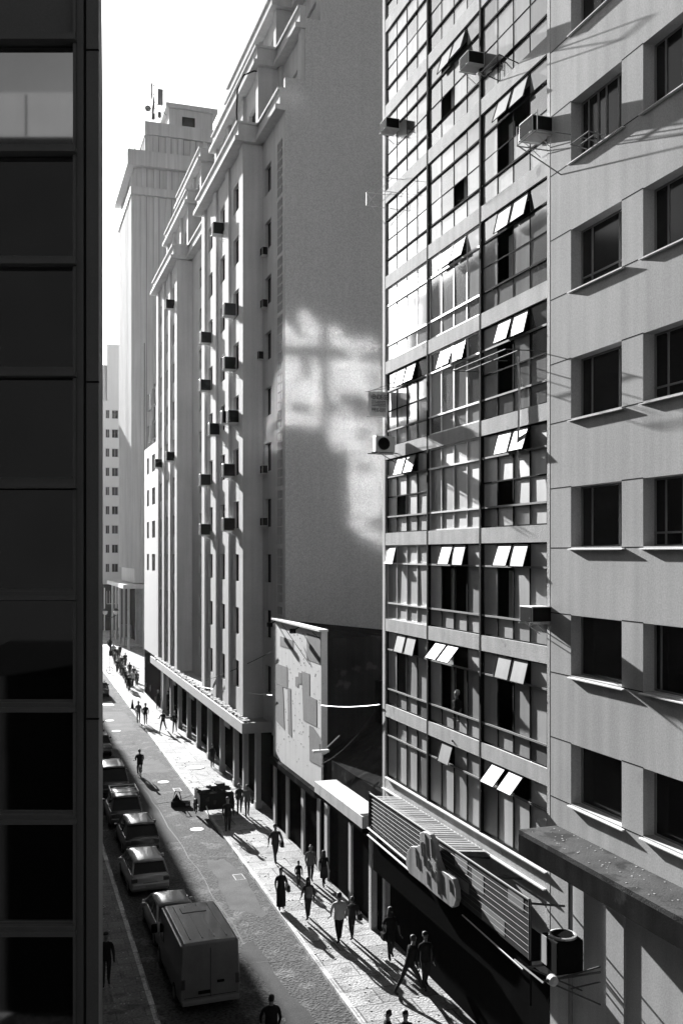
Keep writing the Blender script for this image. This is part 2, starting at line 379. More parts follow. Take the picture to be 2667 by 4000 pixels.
# ================================================================== glass-fronted building Cg
G = empty('glass_office_building', (0, 0, 0), 0, 'tall office building with floor-to-floor steel windows between weathered concrete bands', 'building')
CX = 13.4; BY = [34.72, 30.78, 26.82, 22.92]
def slabz(j): return 18.01 + 3.22 * j, 18.47 + 3.22 * j        # band above storey j
mb = MB()
mb.box(CX - .005, CX + .5, 34.74, 35.0, 0, 39.5); mb.box(CX - .004, CX + .5, 22.76, 22.90, 4.5, 39.5)
for j in range(-3, 7):
    a, b = slabz(j); mb.box(CX, CX + .45, 22.9, 34.74, a, b if j < 6 else 39.4)
mb.box(CX, CX + .45, 22.9, 34.74, 5.3, 6.07)
shell(mb, CX + .02, 26, 22.78, 34.98, 0, 39.4, ('x0',))
mb.box(CX + .03, CX + .2, 22.9, 34.74, 3.3, 5.3)
mb.build('wall', 'c_slab', G)
MB().box(CX - .08, CX + .02, 22.9, 34.6, 6.05, 6.09).build('ledge', 'ledge', G)
MB().box(CX - .09, CX + .03, 22.95, 34.9, 5.59, 5.63).build('ledge', 'ledge', G)
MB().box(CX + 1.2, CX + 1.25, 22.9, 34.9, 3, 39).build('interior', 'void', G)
rs = random.Random(11)
white = {(0, 1), (1, 1), (2, 1), (2, 0), (-1, 0)}
hop = {(6, 0): (), (5, 0): (), (5, 1): (), (5, 2): (1,), (4, 0): (), (4, 1): (1, 2), (4, 2): (), (3, 1): (), (3, 2): (1, 2), (2, 2): (1, 2), (1, 0): (1, 2), (1, 2): (1, 2),
       (0, 0): (1, 2), (0, 2): (1, 2), (-1, 0): (0,), (-1, 1): (1, 2), (-1, 2): (1, 2), (-2, 0): (1, 2), (-2, 1): (0.5, 1.5), (-2, 2): (1, 2), (-3, 1): (1,), (-3, 2): (0.6, 1.7)}
dark_open = {(3, 2): [(1, 1), (1, 2), (2, 2)], (2, 2): [(1, 1), (1, 2)], (4, 1): [(1, 1)], (3, 1): [(2, 1)], (0, 2): [(1, 1)], (0, 0): [(1, 1)], (-1, 1): [(1, 1), (2, 1)], (-1, 2): [(1, 1)],
             (-2, 0): [(1, 1)], (-2, 1): [(1, 1), (2, 1)], (-2, 2): [(1, 1)], (-3, 0): [(2, 2)], (-3, 1): [(1, 1)], (-3, 2): [(1, 1)], (1, 2): [(1, 1), (1, 2)], (0, 1): []}
for j in range(-3, 7):
    z0 = 15.25 + 3.22 * j; z1 = 18.01 + 3.22 * j
    if j == -3: z0 = 6.11
    for b in range(3):
        y1 = BY[b] - .06; y0 = BY[b + 1] + .06
        wh = (j, b) in white; fr = 'white_frame' if wh else 'dark_frame'
        H_ = z1 - z0; rb, rt = .6 / H_ if j > -3 else .02, 1 - .68 / H_
        rows = (rb, rt) if (wh or j <= -1) and j > -3 else ((rb, (rb + rt) / 2, rt) if j > -3 else (rt,))
        hp = hop.get((j, b), (1, 2) if rs.random() < .2 else ())
        nr = len(rows); skip = [(3 - int(round(h)), nr) for h in hp] + [(3 - c, r) for c, r in dark_open.get((j, b), [])]
        base = rs.uniform(.65, 1.1)
        def tn(i, r, base=base, j=j): 
            t = base * rs.choice((1, 1, 1.1, .9, .8, .5, .25)) * rs.uniform(.8, 1.15)
            return t if j > 0 else t
        w_ = window(G, CX + .055, y0, y1, z0, z1, (.25, .5, .75), rows, fr, 'pane' if j > 0 else 'pane_low', .05 if wh else (.028 if j > 1 else .04), .06 if j < 2 else .03, tones=tn, skip=skip, lab='white framed sliding window' if wh else None)
        wd = (y1 - y0) / 4; zt = z0 + H_ * rt
        for h in hp:
            ya = y1 - wd * (h + 1) + .05; yb = ya + wd - .1; ln = z1 - .04 - zt; th = R(rs.uniform(13, 19)) if h == int(h) else R(40)
            hb = MB(); dx, dz = math.sin(th) * ln, math.cos(th) * ln
            x0 = CX + .05
            hb.prism([(x0, ya, z1 - .05), (x0, yb, z1 - .05), (x0 - dx, yb, z1 - .05 - dz), (x0 - dx, ya, z1 - .05 - dz)], (.018 * math.cos(th), 0, -.018 * math.sin(th)), tone=1.25)
            hb.build('hopper_pane', 'hopper', w_)
            hb = MB()
            for q in (ya, yb): hb.tube([(x0, q, z1 - .05), (x0 - dx, q, z1 - .05 - dz)], .014, 4)
            hb.tube([(x0 - dx, ya, z1 - .05 - dz), (x0 - dx, yb, z1 - .05 - dz)], .014, 4); hb.build('hopper_frame', fr, w_)
        cu = MB()                                       # curtains / blinds seen through the open sashes
        for c, r in dark_open.get((j, b), []):
            if rs.random() < .5:
                ya = y1 - wd * (c + 1); cu.box(CX + .25, CX + .28, ya + .3, ya + .6, z0 + .3, z1 - .8)
        if cu.f: cu.build('curtain', 'curtain', w_)
        # frame rails between the rows stand proud
        rl = MB()
        for r in (rb, rt):
            if j == -3 and r == rb: continue
            zz = z0 + H_ * r; rl.box(CX + .02, CX + .052, y0, y1, zz - .028, zz + .028)
        rl.build('rail', 'white_frame' if wh else ('grey_frame' if j <= 1 else fr), w_)
mb = MB()                                              # mullions between the bays
for y in BY[1:3]: mb.box(CX - .004, CX + .12, y - .055, y + .055, 6.08, 39)
mb.build('mullion', 'dark_frame', G)
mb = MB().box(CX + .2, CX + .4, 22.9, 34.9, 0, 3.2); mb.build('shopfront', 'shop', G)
# drying bars bolted on the facade
def px(pts, X): return [(X,) + onx(u, v, X) for u, v in pts]
mb = MB()
(y0, z0) = onx(1870, 1560, 12.9); z0 = 19.95
for x in (12.55, 12.95):
    mb.tube([(x, 26.9, z0), (x, 23.6, z0)], .018, 5)
for y in (26.9, 25.1, 23.6): mb.tube([(13.4, y, z0 + .02), (12.55, y, z0)], .015, 5)
mb.tube([(12.55, 26.9, z0), (12.55, 26.9, z0 + .35), (13.4, 26.9, z0 + .35)], .014, 5)
tag(mb.build('drying_rack', 'metal_rust'), 'thin steel drying bars sticking out of the glass facade above the hanging white hose', 'rack')
mb = MB(); mb.tube([(13.32, 24.35, 19.95), (13.34, 24.3, 19.2), (13.33, 24.3, 18.2), (13.35, 24.42, 17.2), (13.34, 24.28, 16.6)], .03, 6)
tag(mb.build('hose', 'white_cloth'), 'white hose hanging down over the glass facade', 'hose')
# folding wire rack at upper left of the glass building
mb = MB(); X = 12.9
def seg(mb, a, b, r=.012): mb.tube([a, b], r, 4)
zz = 14.5 + (2160 - 790) * .00965
for z in (zz + .25, zz - .25):
    seg(mb, (13.4, 34.6, z), (12.6, 34.6, z)); seg(mb, (12.6, 34.6, z), (12.6, 33.0, z)); seg(mb, (13.4, 33.0, z), (12.6, 33.0, z)); seg(mb, (13.0, 34.6, z), (13.0, 33.0, z))
seg(mb, (12.6, 34.6, zz + .25), (12.6, 34.6, zz - .25)); seg(mb, (12.6, 34.6, zz + .25), (13.0, 34.6, zz - .25)); seg(mb, (13.0, 34.6, zz + .25), (12.6, 34.6, zz - .25)); seg(mb, (12.8, 34.6, zz - .25), (13.38, 34.6, zz - .9))
tag(mb.build('wire_rack', 'white_frame'), 'white wire rack folded out at the far edge of the glass facade', 'rack')
def bracket(pts, label, m='metal_rust', r=.016):
    mb = MB()
    for a, b in pts: mb.tube([a, b], r, 5)
    tag(mb.build('bracket', m), label, 'bracket')
yy, z_ = onx(1990, 245, 13.4)
bracket([((13.4, yy + .6, z_ - .25), (12.8, yy + .6, z_ - .1)), ((13.4, yy - .5, z_ - .25), (12.8, yy - .5, z_ - .1)), ((12.8, yy + .6, z_ - .1), (12.8, yy - .5, z_ - .1)), ((12.8, yy + .6, z_ - .1), (13.4, yy + .6, z_ + .35)), ((13.4, yy + .6, z_ - .25), (13.4, yy + .6, z_ + .35))],
        'empty triangular bracket high on the glass facade beside the grey building')
yy, z_ = onx(2330, 545, 13.4)
bracket([((13.4, yy + .45, z_ - .05), (12.95, yy + .45, z_)), ((13.4, yy - .35, z_ - .05), (12.95, yy - .35, z_)), ((12.95, yy + .45, z_), (12.95, yy - .35, z_)), ((13.4, yy, z_ - .05), (12.95, yy, z_)), ((13.18, yy + .45, z_), (13.18, yy - .35, z_))],
        'small empty iron rack on a sill of the grey building', 'grey_frame')
# cloth banner on a wire frame
M['banner'] = mat('banner_cloth', .62, .8, .15, 4, .1, 0); M['ink'] = mat('banner_ink', .02, .8, 0, 1, 0, 0)
bn = empty('rental_banner', (0, 0, 0), 0, 'creased white rental banner with black lettering on a wire frame at the glass building corner', 'banner')
y0b = 34.55; x0b, x1b = 12.66, 13.42; zt, zb = onx(1510, 1525, 13.2)[1], onx(1510, 1622, 13.2)[1]
mb = MB(); nn = 8
for i in range(nn):
    for k in range(6):
        def P(i, k):
            s = i / nn; t = k / 6; x = x0b + (x1b - x0b) * s + .10 * abs(t - .45) * (1 - s) * (-1 if k % 2 else .4)
            return (x, y0b + .03 * math.sin(i * 1.9 + k), zb + (zt - zb) * t + .04 * (1 - s))
        mb.quad(P(i, k), P(i + 1, k), P(i + 1, k + 1), P(i, k + 1))
mb.build('cloth', 'banner', bn)
mb = MB(); seg(mb, (x0b - .1, y0b + .05, zt + .02), (13.5, y0b + .05, zt + .02)); seg(mb, (x0b - .05, y0b + .05, zb), (13.5, y0b + .05, zb)); seg(mb, (13.4, y0b - 1.2, zt + .25), (x0b, y0b, zt)); seg(mb, (13.4, y0b - 1.6, zt), (x0b, y0b, zt + .02)); mb.build('wire', 'grey_frame', bn)
def text(parent, s, loc, size, rot, m, name='lettering', ext=.004):
    cu = bpy.data.curves.new(name, 'FONT'); cu.body = s; cu.size = size; cu.extrude = ext; cu.align_x = 'CENTER'
    o = bpy.data.objects.new(name, cu); C.objects.link(o)
    dg = bpy.context.evaluated_depsgraph_get(); me = bpy.data.meshes.new_from_object(o.evaluated_get(dg)); bpy.data.objects.remove(o)
    me.materials.clear(); me.materials.append(M[m]); o = bpy.data.objects.new(name, me); C.objects.link(o); o.parent = parent
    o.location = loc; o.rotation_euler = rot; return o
xm = (x0b + x1b) / 2
o = text(bn, 'VENDE-SE', (xm + .02, y0b - .06, zt - .27), .2, (R(90), 0, 0), 'ink'); o.scale = (.78, 1.25, 1)
mb = MB()
for r_ in range(4):
    x = x0b + .12
    while x < x1b - .12:
        q = random.uniform(.02, .06); mb.box(x, x + q, y0b - .064, y0b - .06, zt - .36 - .055 * r_, zt - .335 - .055 * r_); x += q + .015
mb.build('small_print', 'ink', bn)
o = text(bn, '99930-0593', (xm, y0b - .06, zt - .74), .16, (R(90), 0, 0), 'ink'); o.scale = (.74, 1.25, 1)
# ================================================================== long pale building B (middle)
B = empty('long_office_building', (0, 0, 0), 0, 'long pale office block with pilasters, stepped cornices and a huge blank party wall', 'building')
YE = 51.4
SEG = [(YE, 56.3, 14.05, 'r'), (56.3, 69.3, 12.85, 'b'), (69.3, 80.3, 14.1, 'r'), (80.3, 92.0, 12.85, 'b')]
ZC = 38.4
wz = [(16.0 + 3.2 * k, 17.62 + 3.2 * k) for k in range(-3, 7)]
LV = [(0, 4.2, ZC), (1.12, ZC + .55, 43.0), (2.2, 43.0, 46.6)]      # setback, bottom, top of the three tiers
wall = MB(); corn = MB(); dk = MB(); pil = MB(); lat = MB(); under = MB()
def add_windows(X, spans, zs, par, axis='x', cols=(.5,), fr='grey_frame', sill=None, reveal=.22, pane='far_pane', rows=()):
    for (a, b) in spans:
        for (c, d) in zs:
            window(par, X + reveal, a, b, c, d, cols, rows, 'dark_frame', pane, .06, .05, sill=sill)
for (y0, y1, x, kind) in SEG:
    if kind == 'b':
        nb = 3; pw = 1.05; pitch = (y1 - y0 - pw) / nb; X = x + .15
        spans = [(y0 + pw + i * pitch + .45, y0 + pw + i * pitch + .45 + 1.75) for i in range(nb)]
        zs = wz
        wallx(wall, X, y0 + .001, y1, 4.2, ZC, [(a, b, c, d) for a, b in spans for c, d in zs], .24)
        for i in range(nb + 1):
            ya = y0 + i * pitch; pil.box(x, X - .002, ya, ya + pw, 4.4, ZC)
        add_windows(X, spans, zs, B, sill=(.10, .07), reveal=.2)
    else:
        la, lb = (y0 + .5, y0 + 1.6) if y0 < 60 else (y1 - 9.6, y1 - 8.4)
        wa = (y0 + 3.0, y0 + 4.4); X = x
        holes_ = [(wa[0], wa[1], c, d) for c, d in wz]
        if y0 > 60: holes_ += [(wa[0] + 3.5, wa[1] + 3.5, c, d) for c, d in wz]
        holes_ += [(la, lb, c - 1.05, d + .35) for c, d in wz]
        wallx(wall, X, y0, y1, 4.2, ZC, holes_, .24)
        lb_ = MB().box(X + .12, X + .14, la - .1, lb + .1, 6, 38); lb_.build('screen_shade_sheet', 'void', B)  # dark sheet added close behind so the screen openings look shaded
        add_windows(X, [wa], wz, B, sill=(.08, .06), reveal=.2)
        if y0 > 60: add_windows(X, [(wa[0] + 3.5, wa[1] + 3.5)], wz, B, reveal=.2)
        for c, d in wz:                                  # pierced block screens beside the windows
            a, b = c - 1.05, d + .35
            for i in range(7): z = a + (b - a) * i / 6; lat.box(X + .02, X + .08, la, lb, z - .04, z + .04)
            for i in range(4): y = la + (lb - la) * i / 3; lat.box(X + .015, X + .085, y - .04, y + .04, a, b)
wall_face = [(SEG[1][0], 12.85 + .28, 14.1), (SEG[3][0], 12.85 + .28, 14.15)]
# return faces of the projecting blocks
for (y0, y1, x, kind) in SEG:
    if kind == 'b':
        for y in (y0, y1):
            wall.quad((x + .149, y, 4.2), (14.2, y, 4.2), (14.2, y, ZC), (x + .149, y, ZC))
# tiers, cornices, parapets
for li, (sb, za, zb) in enumerate(LV):
    if li:
        for (y0, y1, x, kind) in SEG:
            X = x + sb; nw = 3 if kind == 'b' else 1; q = (y1 - y0) / nw
            hs = [(y0 + i * q + q * .3, y0 + i * q + q * .75, za + .9, za + 2.5) for i in range(nw)]
            wallx(wall, X, y0, y1, za, zb, hs, .24)
            for h in hs: window(B, X + .2, *h, (.5,), (), 'grey_frame', 'far_pane', .06, .05)
            for y in ((y0, y1) if y0 != YE else (y1,)): wall.quad((x + sb, y, za), (14.2 + sb, y, za), (14.2 + sb, y, zb), (x + sb, y, zb))
            for i in range(nw + 1):
                ya = min(max(y0 + i * q - .3, y0 + .01), y1 - .61); pil.box(X - .2, X - .002, ya, ya + .6, za, zb)
    for (y0, y1, x, kind) in SEG:
        X = x + sb; e = .35 if kind == 'b' else 0
        xe = (.03, .03) if y0 == YE else (.9, 1.3)
        corn.box(X - .55, X + xe[0], y0 - e + (.0 if kind == 'b' else .36) * (0 if y0 == YE else 1), y1 + e - (0 if kind == 'b' else .36), zb, zb + .28)
        corn.box(X - .30, X + xe[1], y0 - e * .4 + (0 if kind == 'b' else .15) * (0 if y0 == YE else 1), y1 + e * .4 - (0 if kind == 'b' else .15), zb + .28, zb + 1.05)
        corn.box(X - .42, X + xe[1], y0 - e * .6 + (0 if kind == 'b' else .22) * (0 if y0 == YE else 1), y1 + e * .6 - (0 if kind == 'b' else .22), zb + 1.05, zb + 1.2)
corn.v = [(p[0], YE - .05, p[2]) if abs(p[1] - YE) < .02 else p for p in corn.v]
pil.v = [(p[0], p[1] + .02, p[2]) if abs(p[1] - YE) < .02 else p for p in pil.v]
corn.build('cornice', 'b_wall', B); wall.build('wall', 'b_wall', B); pil.build('pilaster', 'b_wall', B); lat.build('pierced_screen', 'b_wall', B)
mb = MB(); mb.box(14.06, 30, YE, YE + .3, 0, 40.2); mb.box(15.17, 30, YE - .002, YE + .3, 40.2, 43.6); mb.box(16.2, 30, YE - .004, YE + .3, 43.6, 47.4)
mb.build('party_wall', 'b_party', B)
mb = MB(); shell(mb, 14.5, 30, YE + .3, 92, 0, ZC, ('x0', 'y0')); mb.box(15.3, 30, YE + .31, 92, ZC + .02, 43.4); mb.box(16.4, 30, YE + .32, 92, 43.4, 47.2)
mb.box(13.08, 14.5, 91.7, 91.99, 4.2, ZC); mb.build('roof', 'b_wall', B)
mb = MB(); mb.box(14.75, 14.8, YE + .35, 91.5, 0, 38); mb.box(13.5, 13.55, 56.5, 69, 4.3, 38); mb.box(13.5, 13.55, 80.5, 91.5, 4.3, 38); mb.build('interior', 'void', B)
# street canopy with debris, columns and shops under it
cz = 4.96
mb = MB(); mb.box(12.3, 12.42, 54.1, 92.2, 4.36, cz); mb.box(12.42, 14.04, 54.1, 54.22, 4.36, cz); mb.box(12.42, 14.04, 54.22, 92.2, 4.72, cz - .12); mb.build('canopy', 'b_dark', B)
M['debris'] = mat('roof_debris', .22, .95, .6, 4, 0, .4)
mb = MB()
for i in range(900):
    y = random.uniform(54.3, 91); x = random.gauss(12.62, .07) if i % 2 else random.uniform(12.45, 12.84); s = random.uniform(.02, .08)
    mb.box(x - s, x + s, y - s * 1.8, y + s * 1.8, cz - .12, cz - .08 + s * 2.6, random.uniform(.2, 1.6))
tag(mb.build('debris', 'debris', B), kind='stuff')
cols = [54.5, 57.6, 60.2, 64.4, 68.7, 73.0, 77.3, 81.6, 85.9, 90.2]
for i, y in enumerate(cols):
    mb = MB(); mb.box(13.2, 13.5, y, y + .34, 0, 4.7); mb.box(13.16, 13.54, y - .04, y + .38, 0, .4); mb.build('column', 'b_dark', B)
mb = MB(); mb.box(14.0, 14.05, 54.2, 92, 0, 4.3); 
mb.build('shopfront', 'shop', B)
M['shop_sign'] = mat('shop_sign_panel', .32, .5, .2, 1, 0, 0)
for y, l in ((62.2, 1.6), (75.2, 1.9), (84, 1.4)): MB().box(13.3, 13.38, y, y + l, 3.2, 4.1).build('sign_panel', 'shop_sign', B)
mb = MB(); pts = []
for i in range(14):
    t = i / 13; pts.append((12.3 + .05, 54.1 + .2 * t, 0))
# cable drooping over the upper tier
mb.tube([(12.6, 56.6, 41.6), (13.0, 56.8, 42.6), (13.6, 56.7, 42.9), (14.3, 56.4, 42.8)], .05, 5); mb.tube([(12.6, 56.6, 41.6), (12.55, 56.6, 40.3), (12.6, 56.6, 39.3)], .05, 5)
mb.build('cable', 'dark_frame', B)

# ================================================================== tiled building D
D = empty('tiled_facade_building', (0, 0, 0), 0, 'narrow three-storey building with pale peeling tile front and patched mortar', 'building')
DX = 13.4; dz = 10.92
mb = MB(); mb.box(DX, DX + .3, 42.8, 51.36, 3.6, dz); mb.build('facade', 'tile', D)
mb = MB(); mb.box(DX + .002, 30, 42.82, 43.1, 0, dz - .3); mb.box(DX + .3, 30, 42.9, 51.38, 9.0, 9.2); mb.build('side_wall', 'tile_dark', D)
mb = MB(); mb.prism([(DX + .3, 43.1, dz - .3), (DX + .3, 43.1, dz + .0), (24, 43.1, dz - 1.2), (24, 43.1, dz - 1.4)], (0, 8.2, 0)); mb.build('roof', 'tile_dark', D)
mb = MB(); mb.box(DX - .12, DX + .32, 42.75, 51.37, dz, dz + .09); mb.build('coping', 'ledge', D)
def patchD(px_, m='tile_patch', off=.012):
    pts = [onx(u, v, DX) for u, v in px_]; mb = MB(); mb.prism([(DX - off, y, z) for y, z in pts], (off - .001, 0, 0)); return mb.build('mortar_patch', m, D)
def q3(x, y): return 1000 + x / 2.24, 2400 + y / 2.24
for pl in ([(212, 190), (326, 230), (326, 312), (212, 275)], [(445, 165), (565, 200), (568, 440), (445, 395)], [(168, 425), (275, 462), (275, 650), (232, 630), (170, 600)],
           [(400, 495), (468, 520), (470, 715), (530, 745), (532, 985), (415, 925)], [(345, 545), (372, 545), (372, 505), (398, 512), (398, 612), (372, 605), (370, 640), (345, 625)],
           [(175, 610), (235, 630), (240, 700), (250, 1010), (178, 930)], [(278, 640), (304, 650), (312, 1075), (282, 1040)], [(466, 970), (500, 985), (578, 1100), (580, 1340), (470, 1280)]):
    patchD([q3(*p) for p in pl])
mb = MB(); 
for a, b in (((225, 80), (470, 440)), ((490, 150), (565, 220))):
    (u1, v1), (u2, v2) = q3(*a), q3(*b); y1_, z1_ = onx(u1, v1, DX - .3); y2_, z2_ = onx(u2, v2, DX - .02); mb.tube([(DX - .3, y1_, z1_), (DX - .02, y2_, z2_)], .015, 5)
mb.build('stay_wire', 'dark_frame', D)
mb = MB()
for i in range(150):
    y = random.uniform(42.9, 51.2); z = random.uniform(4, 10.8); s = random.uniform(.02, .06); mb.box(DX - .006, DX - .001, y - s, y + s, z - s * .5, z + s * .5)
tag(mb.build('tile_chip', 'tile_patch', D), kind='stuff')
for yy in (50.9, 46.4):
    fl = MB().box(DX - .45, DX - .2, yy - .14, yy + .14, dz - .35, dz - .12); fl.tube([(DX - .3, yy, dz - .2), (DX, yy, dz - .05)], .03)
    tag(fl.build('floodlight', 'black'), 'small dark floodlight under the coping at the %s corner of the tiled facade' % ('far' if yy > 50 else 'near'), 'floodlight', 'floodlights on the tiled building')
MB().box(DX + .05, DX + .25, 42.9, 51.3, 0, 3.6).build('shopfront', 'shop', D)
for y in (42.9, 45.5, 48.3, 50.8): MB().box(DX - .05, DX + .05, y, y + .4, 0, 3.29).build('pier', 'b_dark', D)
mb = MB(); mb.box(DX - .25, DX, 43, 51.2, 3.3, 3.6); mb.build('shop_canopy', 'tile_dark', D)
# street light slung in front of the tiled building
lu, lv = 1250, 2932; x_ = 12.4; ly, lz = onx(lu, lv, x_)
SL = empty('wall_street_lamp', (0, 0, 0), 0, 'small pale lamp head on a bracket at the near corner of the tiled facade', 'lamp')
mb = MB(); mb.box(x_ - .32, x_ + .38, ly - .12, ly + .12, lz - .08, lz + .03); mb.build('lamp_head', 'metal_white', SL, bevel=.02)
mb = MB(); mb.tube([(DX, ly + .4, lz + .5), (x_ + .3, ly, lz + .1)], .03); mb.tube([(x_, ly, lz + .02), (x_, ly, lz + .3)], .02); mb.build('arm', 'grey_frame', SL)

# ================================================================== low dark building E in the gap
E = empty('low_shop_building', (0, 0, 0), 0, 'low dark shop between the tiled facade and the glass building with a pale concrete canopy', 'building')
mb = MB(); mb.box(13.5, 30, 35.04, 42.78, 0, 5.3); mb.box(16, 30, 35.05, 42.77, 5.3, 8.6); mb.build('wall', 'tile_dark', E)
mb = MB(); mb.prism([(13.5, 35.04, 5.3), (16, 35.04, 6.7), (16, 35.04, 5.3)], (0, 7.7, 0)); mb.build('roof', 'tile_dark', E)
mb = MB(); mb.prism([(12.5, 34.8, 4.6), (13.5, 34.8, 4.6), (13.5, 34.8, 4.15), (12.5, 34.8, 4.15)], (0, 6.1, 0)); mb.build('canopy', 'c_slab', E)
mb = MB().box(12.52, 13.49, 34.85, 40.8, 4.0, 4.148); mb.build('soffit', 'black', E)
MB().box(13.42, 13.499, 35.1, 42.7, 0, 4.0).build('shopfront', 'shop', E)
MB().box(13.15, 13.4, 35.6, 35.85, 0, 3.99).build('post', 'c_slab', E); MB().box(13.3, 13.41, 41.6, 42.0, 0, 3.9).build('pier', 'c_slab', E); MB().box(13.3, 13.41, 38.4, 38.7, 0, 3.9).build('pier', 'b_dark', E)

# ================================================================== awning and striped sign board of the glass building's shop
AW = empty('striped_shop_sign', (0, 0, 0), 0, 'long weathered sign board of thin horizontal strips under a ribbed sheet roof', 'shop sign')
SX = 12.2
mb = MB(); mb.prism([(SX, 21.7, 4.40), (SX, 33.2, 4.70), (SX, 33.2, 5.87), (SX, 21.7, 5.87)], (.06, 0, 0)); mb.build('board', 'board', AW)
mb = MB()
for i in range(1, 9):
    t = i / 9; mb.tube([(SX - .006, 21.7, 4.40 + 1.47 * t), (SX - .006, 33.2, 4.70 + 1.17 * t)], .006, 4)
mb.tube([(SX, 21.7, 5.89), (SX, 33.2, 5.89)], .03, 5); mb.tube([(SX, 33.2, 4.7), (SX, 33.2, 5.93)], .035, 5); mb.tube([(SX, 21.7, 4.4), (SX, 21.7, 5.93)], .035, 5)
mb.build('trim_strip', 'board_line', AW)
mb = MB()
for z in (4.62, 4.36): mb.tube([(SX - .02, 28.8, z - .10), (SX - .02, 33.3, z)], .035, 6)
mb.tube([(SX - .02, 22, 4.05), (SX - .02, 25.5, 4.2)], .02, 5)
mb.build('light_tube', 'metal_white', AW)
mb = MB(); y = 26.2; i = 0
while y < 33.0:
    w_ = .22; mb.prism([(SX + .06, y, 5.80), (SX + .06, y + w_ * .8, 5.80), (SX + .06, y + w_, 5.76)], (13.36 - SX - .06, 0, -.12), tone=random.choice((.35, 1, 1, 1.2, .8))); y += w_ + .03
mb.build('sheet_roof', 'sheet', AW)
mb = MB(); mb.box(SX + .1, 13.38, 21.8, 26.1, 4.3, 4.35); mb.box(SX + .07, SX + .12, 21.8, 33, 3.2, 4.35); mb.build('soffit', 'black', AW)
for y in (22, 24.2, 26.15, 29, 32.9): MB().tube([(SX + .1, y, 5.7), (13.38, y, 5.5)], .03, 4).build('strut', 'metal_rust', AW)
# pieces of the board repainted
for (a, b, c, d) in ((25.2, 26.0, 5.45, 5.8), (24.2, 24.9, 5.2, 5.7), (22.0, 22.8, 5.5, 5.84), (23.0, 24.3, 4.5, 4.9), (25.1, 26.5, 4.9, 5.2)):
    MB().box(SX - .007, SX - .001, a, b, c, d).build('repainted_panel', 'grey_frame', AW)
# foil covered cut-out sign hung on the board
def q4(x, y): return 1400 + x / 1.96, 3000 + y / 1.96
cut = [(465, 500), (490, 487), (520, 492), (545, 510), (575, 570), (585, 640), (600, 700), (630, 780), (680, 815), (720, 850), (742, 930), (745, 1010), (730, 1060), (710, 1070), (600, 985), (500, 895), (385, 805), (362, 740), (360, 700), (370, 640), (400, 600), (440, 600), (465, 590)]
FX = 11.95; pl = [onx(*q4(*p), FX) for p in cut]
CS_ = empty('cutout_sign', (0, 0, 0), 0, 'rounded cut-out sign wrapped in crumpled streaky sheet, hung in front of the striped board', 'shop sign')
mb = MB(); mb.prism([(FX, y, z) for y, z in pl], (.16, 0, 0)); mb.build('panel', 'foil', CS_, bevel=.02)
mb = MB()
def inside(y, z):
    c = False; n_ = len(pl)
    for i in range(n_):
        (y1, z1), (y2, z2) = pl[i], pl[(i + 1) % n_]
        if (z1 > z) != (z2 > z) and y < (y2 - y1) * (z - z1) / (z2 - z1) + y1: c = not c
    return c
ymn, ymx = min(p[0] for p in pl), max(p[0] for p in pl); rs = random.Random(5)
for i in range(85):
    y = rs.uniform(ymn, ymx); z = rs.uniform(min(p[1] for p in pl), max(p[1] for p in pl)); L_ = rs.uniform(.25, .8); y2, z2 = y - L_ * .18, z - L_ * .9
    if inside(y, z) and inside(y2, z2):
        r_ = rs.uniform(.006, .022); mb.prism([(FX - .002, y - r_, z), (FX - .002, y + r_, z), (FX - .03, y, z)], (0, y2 - y, z2 - z))
mb.build('crease', 'foil', CS_)
# condenser on its bracket
cu_, cv_ = 2195, 3656; X = 12.6; cy_, czt = onx(cu_, cv_, X)
AC_ = empty('outdoor_condenser', (0, 0, 0), 0, 'square outdoor condenser with round top fan on an iron stand below the grey building canopy', 'air conditioner')
mb = MB(); mb.box(X - .36, X + .36, cy_ - .36, cy_ + .36, czt - .78, czt); mb.build('case', 'grille', AC_, bevel=.03)
mb = MB(); mb.lathe((X, cy_, czt), [(.34, .0), (.34, .05), (.29, .06), (.27, .02)], 20); mb.build('fan_rim', 'metal_white', AC_)
mb = MB(); mb.box(X - .38, X - .365, cy_ + .1, cy_ + .36, czt - .7, czt - .02); mb.build('side_panel', 'metal_white', AC_)
mb = MB().lathe((X, cy_, czt - .0), [(.26, .058), (.26, .066)], 18); mb.build('fan_opening', 'black', AC_)
mb = MB()
for q in (-.4, .4): mb.tube([(X - .8, cy_ + q, czt - .82), (13.4, cy_ + q, czt - .82)], .03, 4); mb.tube([(X - .7, cy_ + q, czt - .82), (13.4, cy_ + q, czt - 1.6)], .02, 4)
mb.tube([(X - .8, cy_ - .5, czt - .82), (X - .8, cy_ + .9, czt - .82)], .03, 4); mb.tube([(X - .2, cy_ - .7, czt - .95), (X + .6, cy_ - .7, czt - .9)], .02, 5); mb.build('stand', 'metal_rust', AC_)
SP = empty('spotlight', (0, 0, 0), 0, 'small round white spotlight on a bar under the outdoor condenser', 'spotlight')
sy, sz = onx(2157, 3830, 12.1); MB().lathe((12.1, sy, sz), [(.05, -.12), (.12, -.06), (.13, .08), (.10, .1)], 14, 'y').build('head', 'metal_white', SP)
MB().tube([(12.1, sy, sz), (13.39, sy, sz + .15)], .025, 5).build('arm', 'metal_rust', SP)
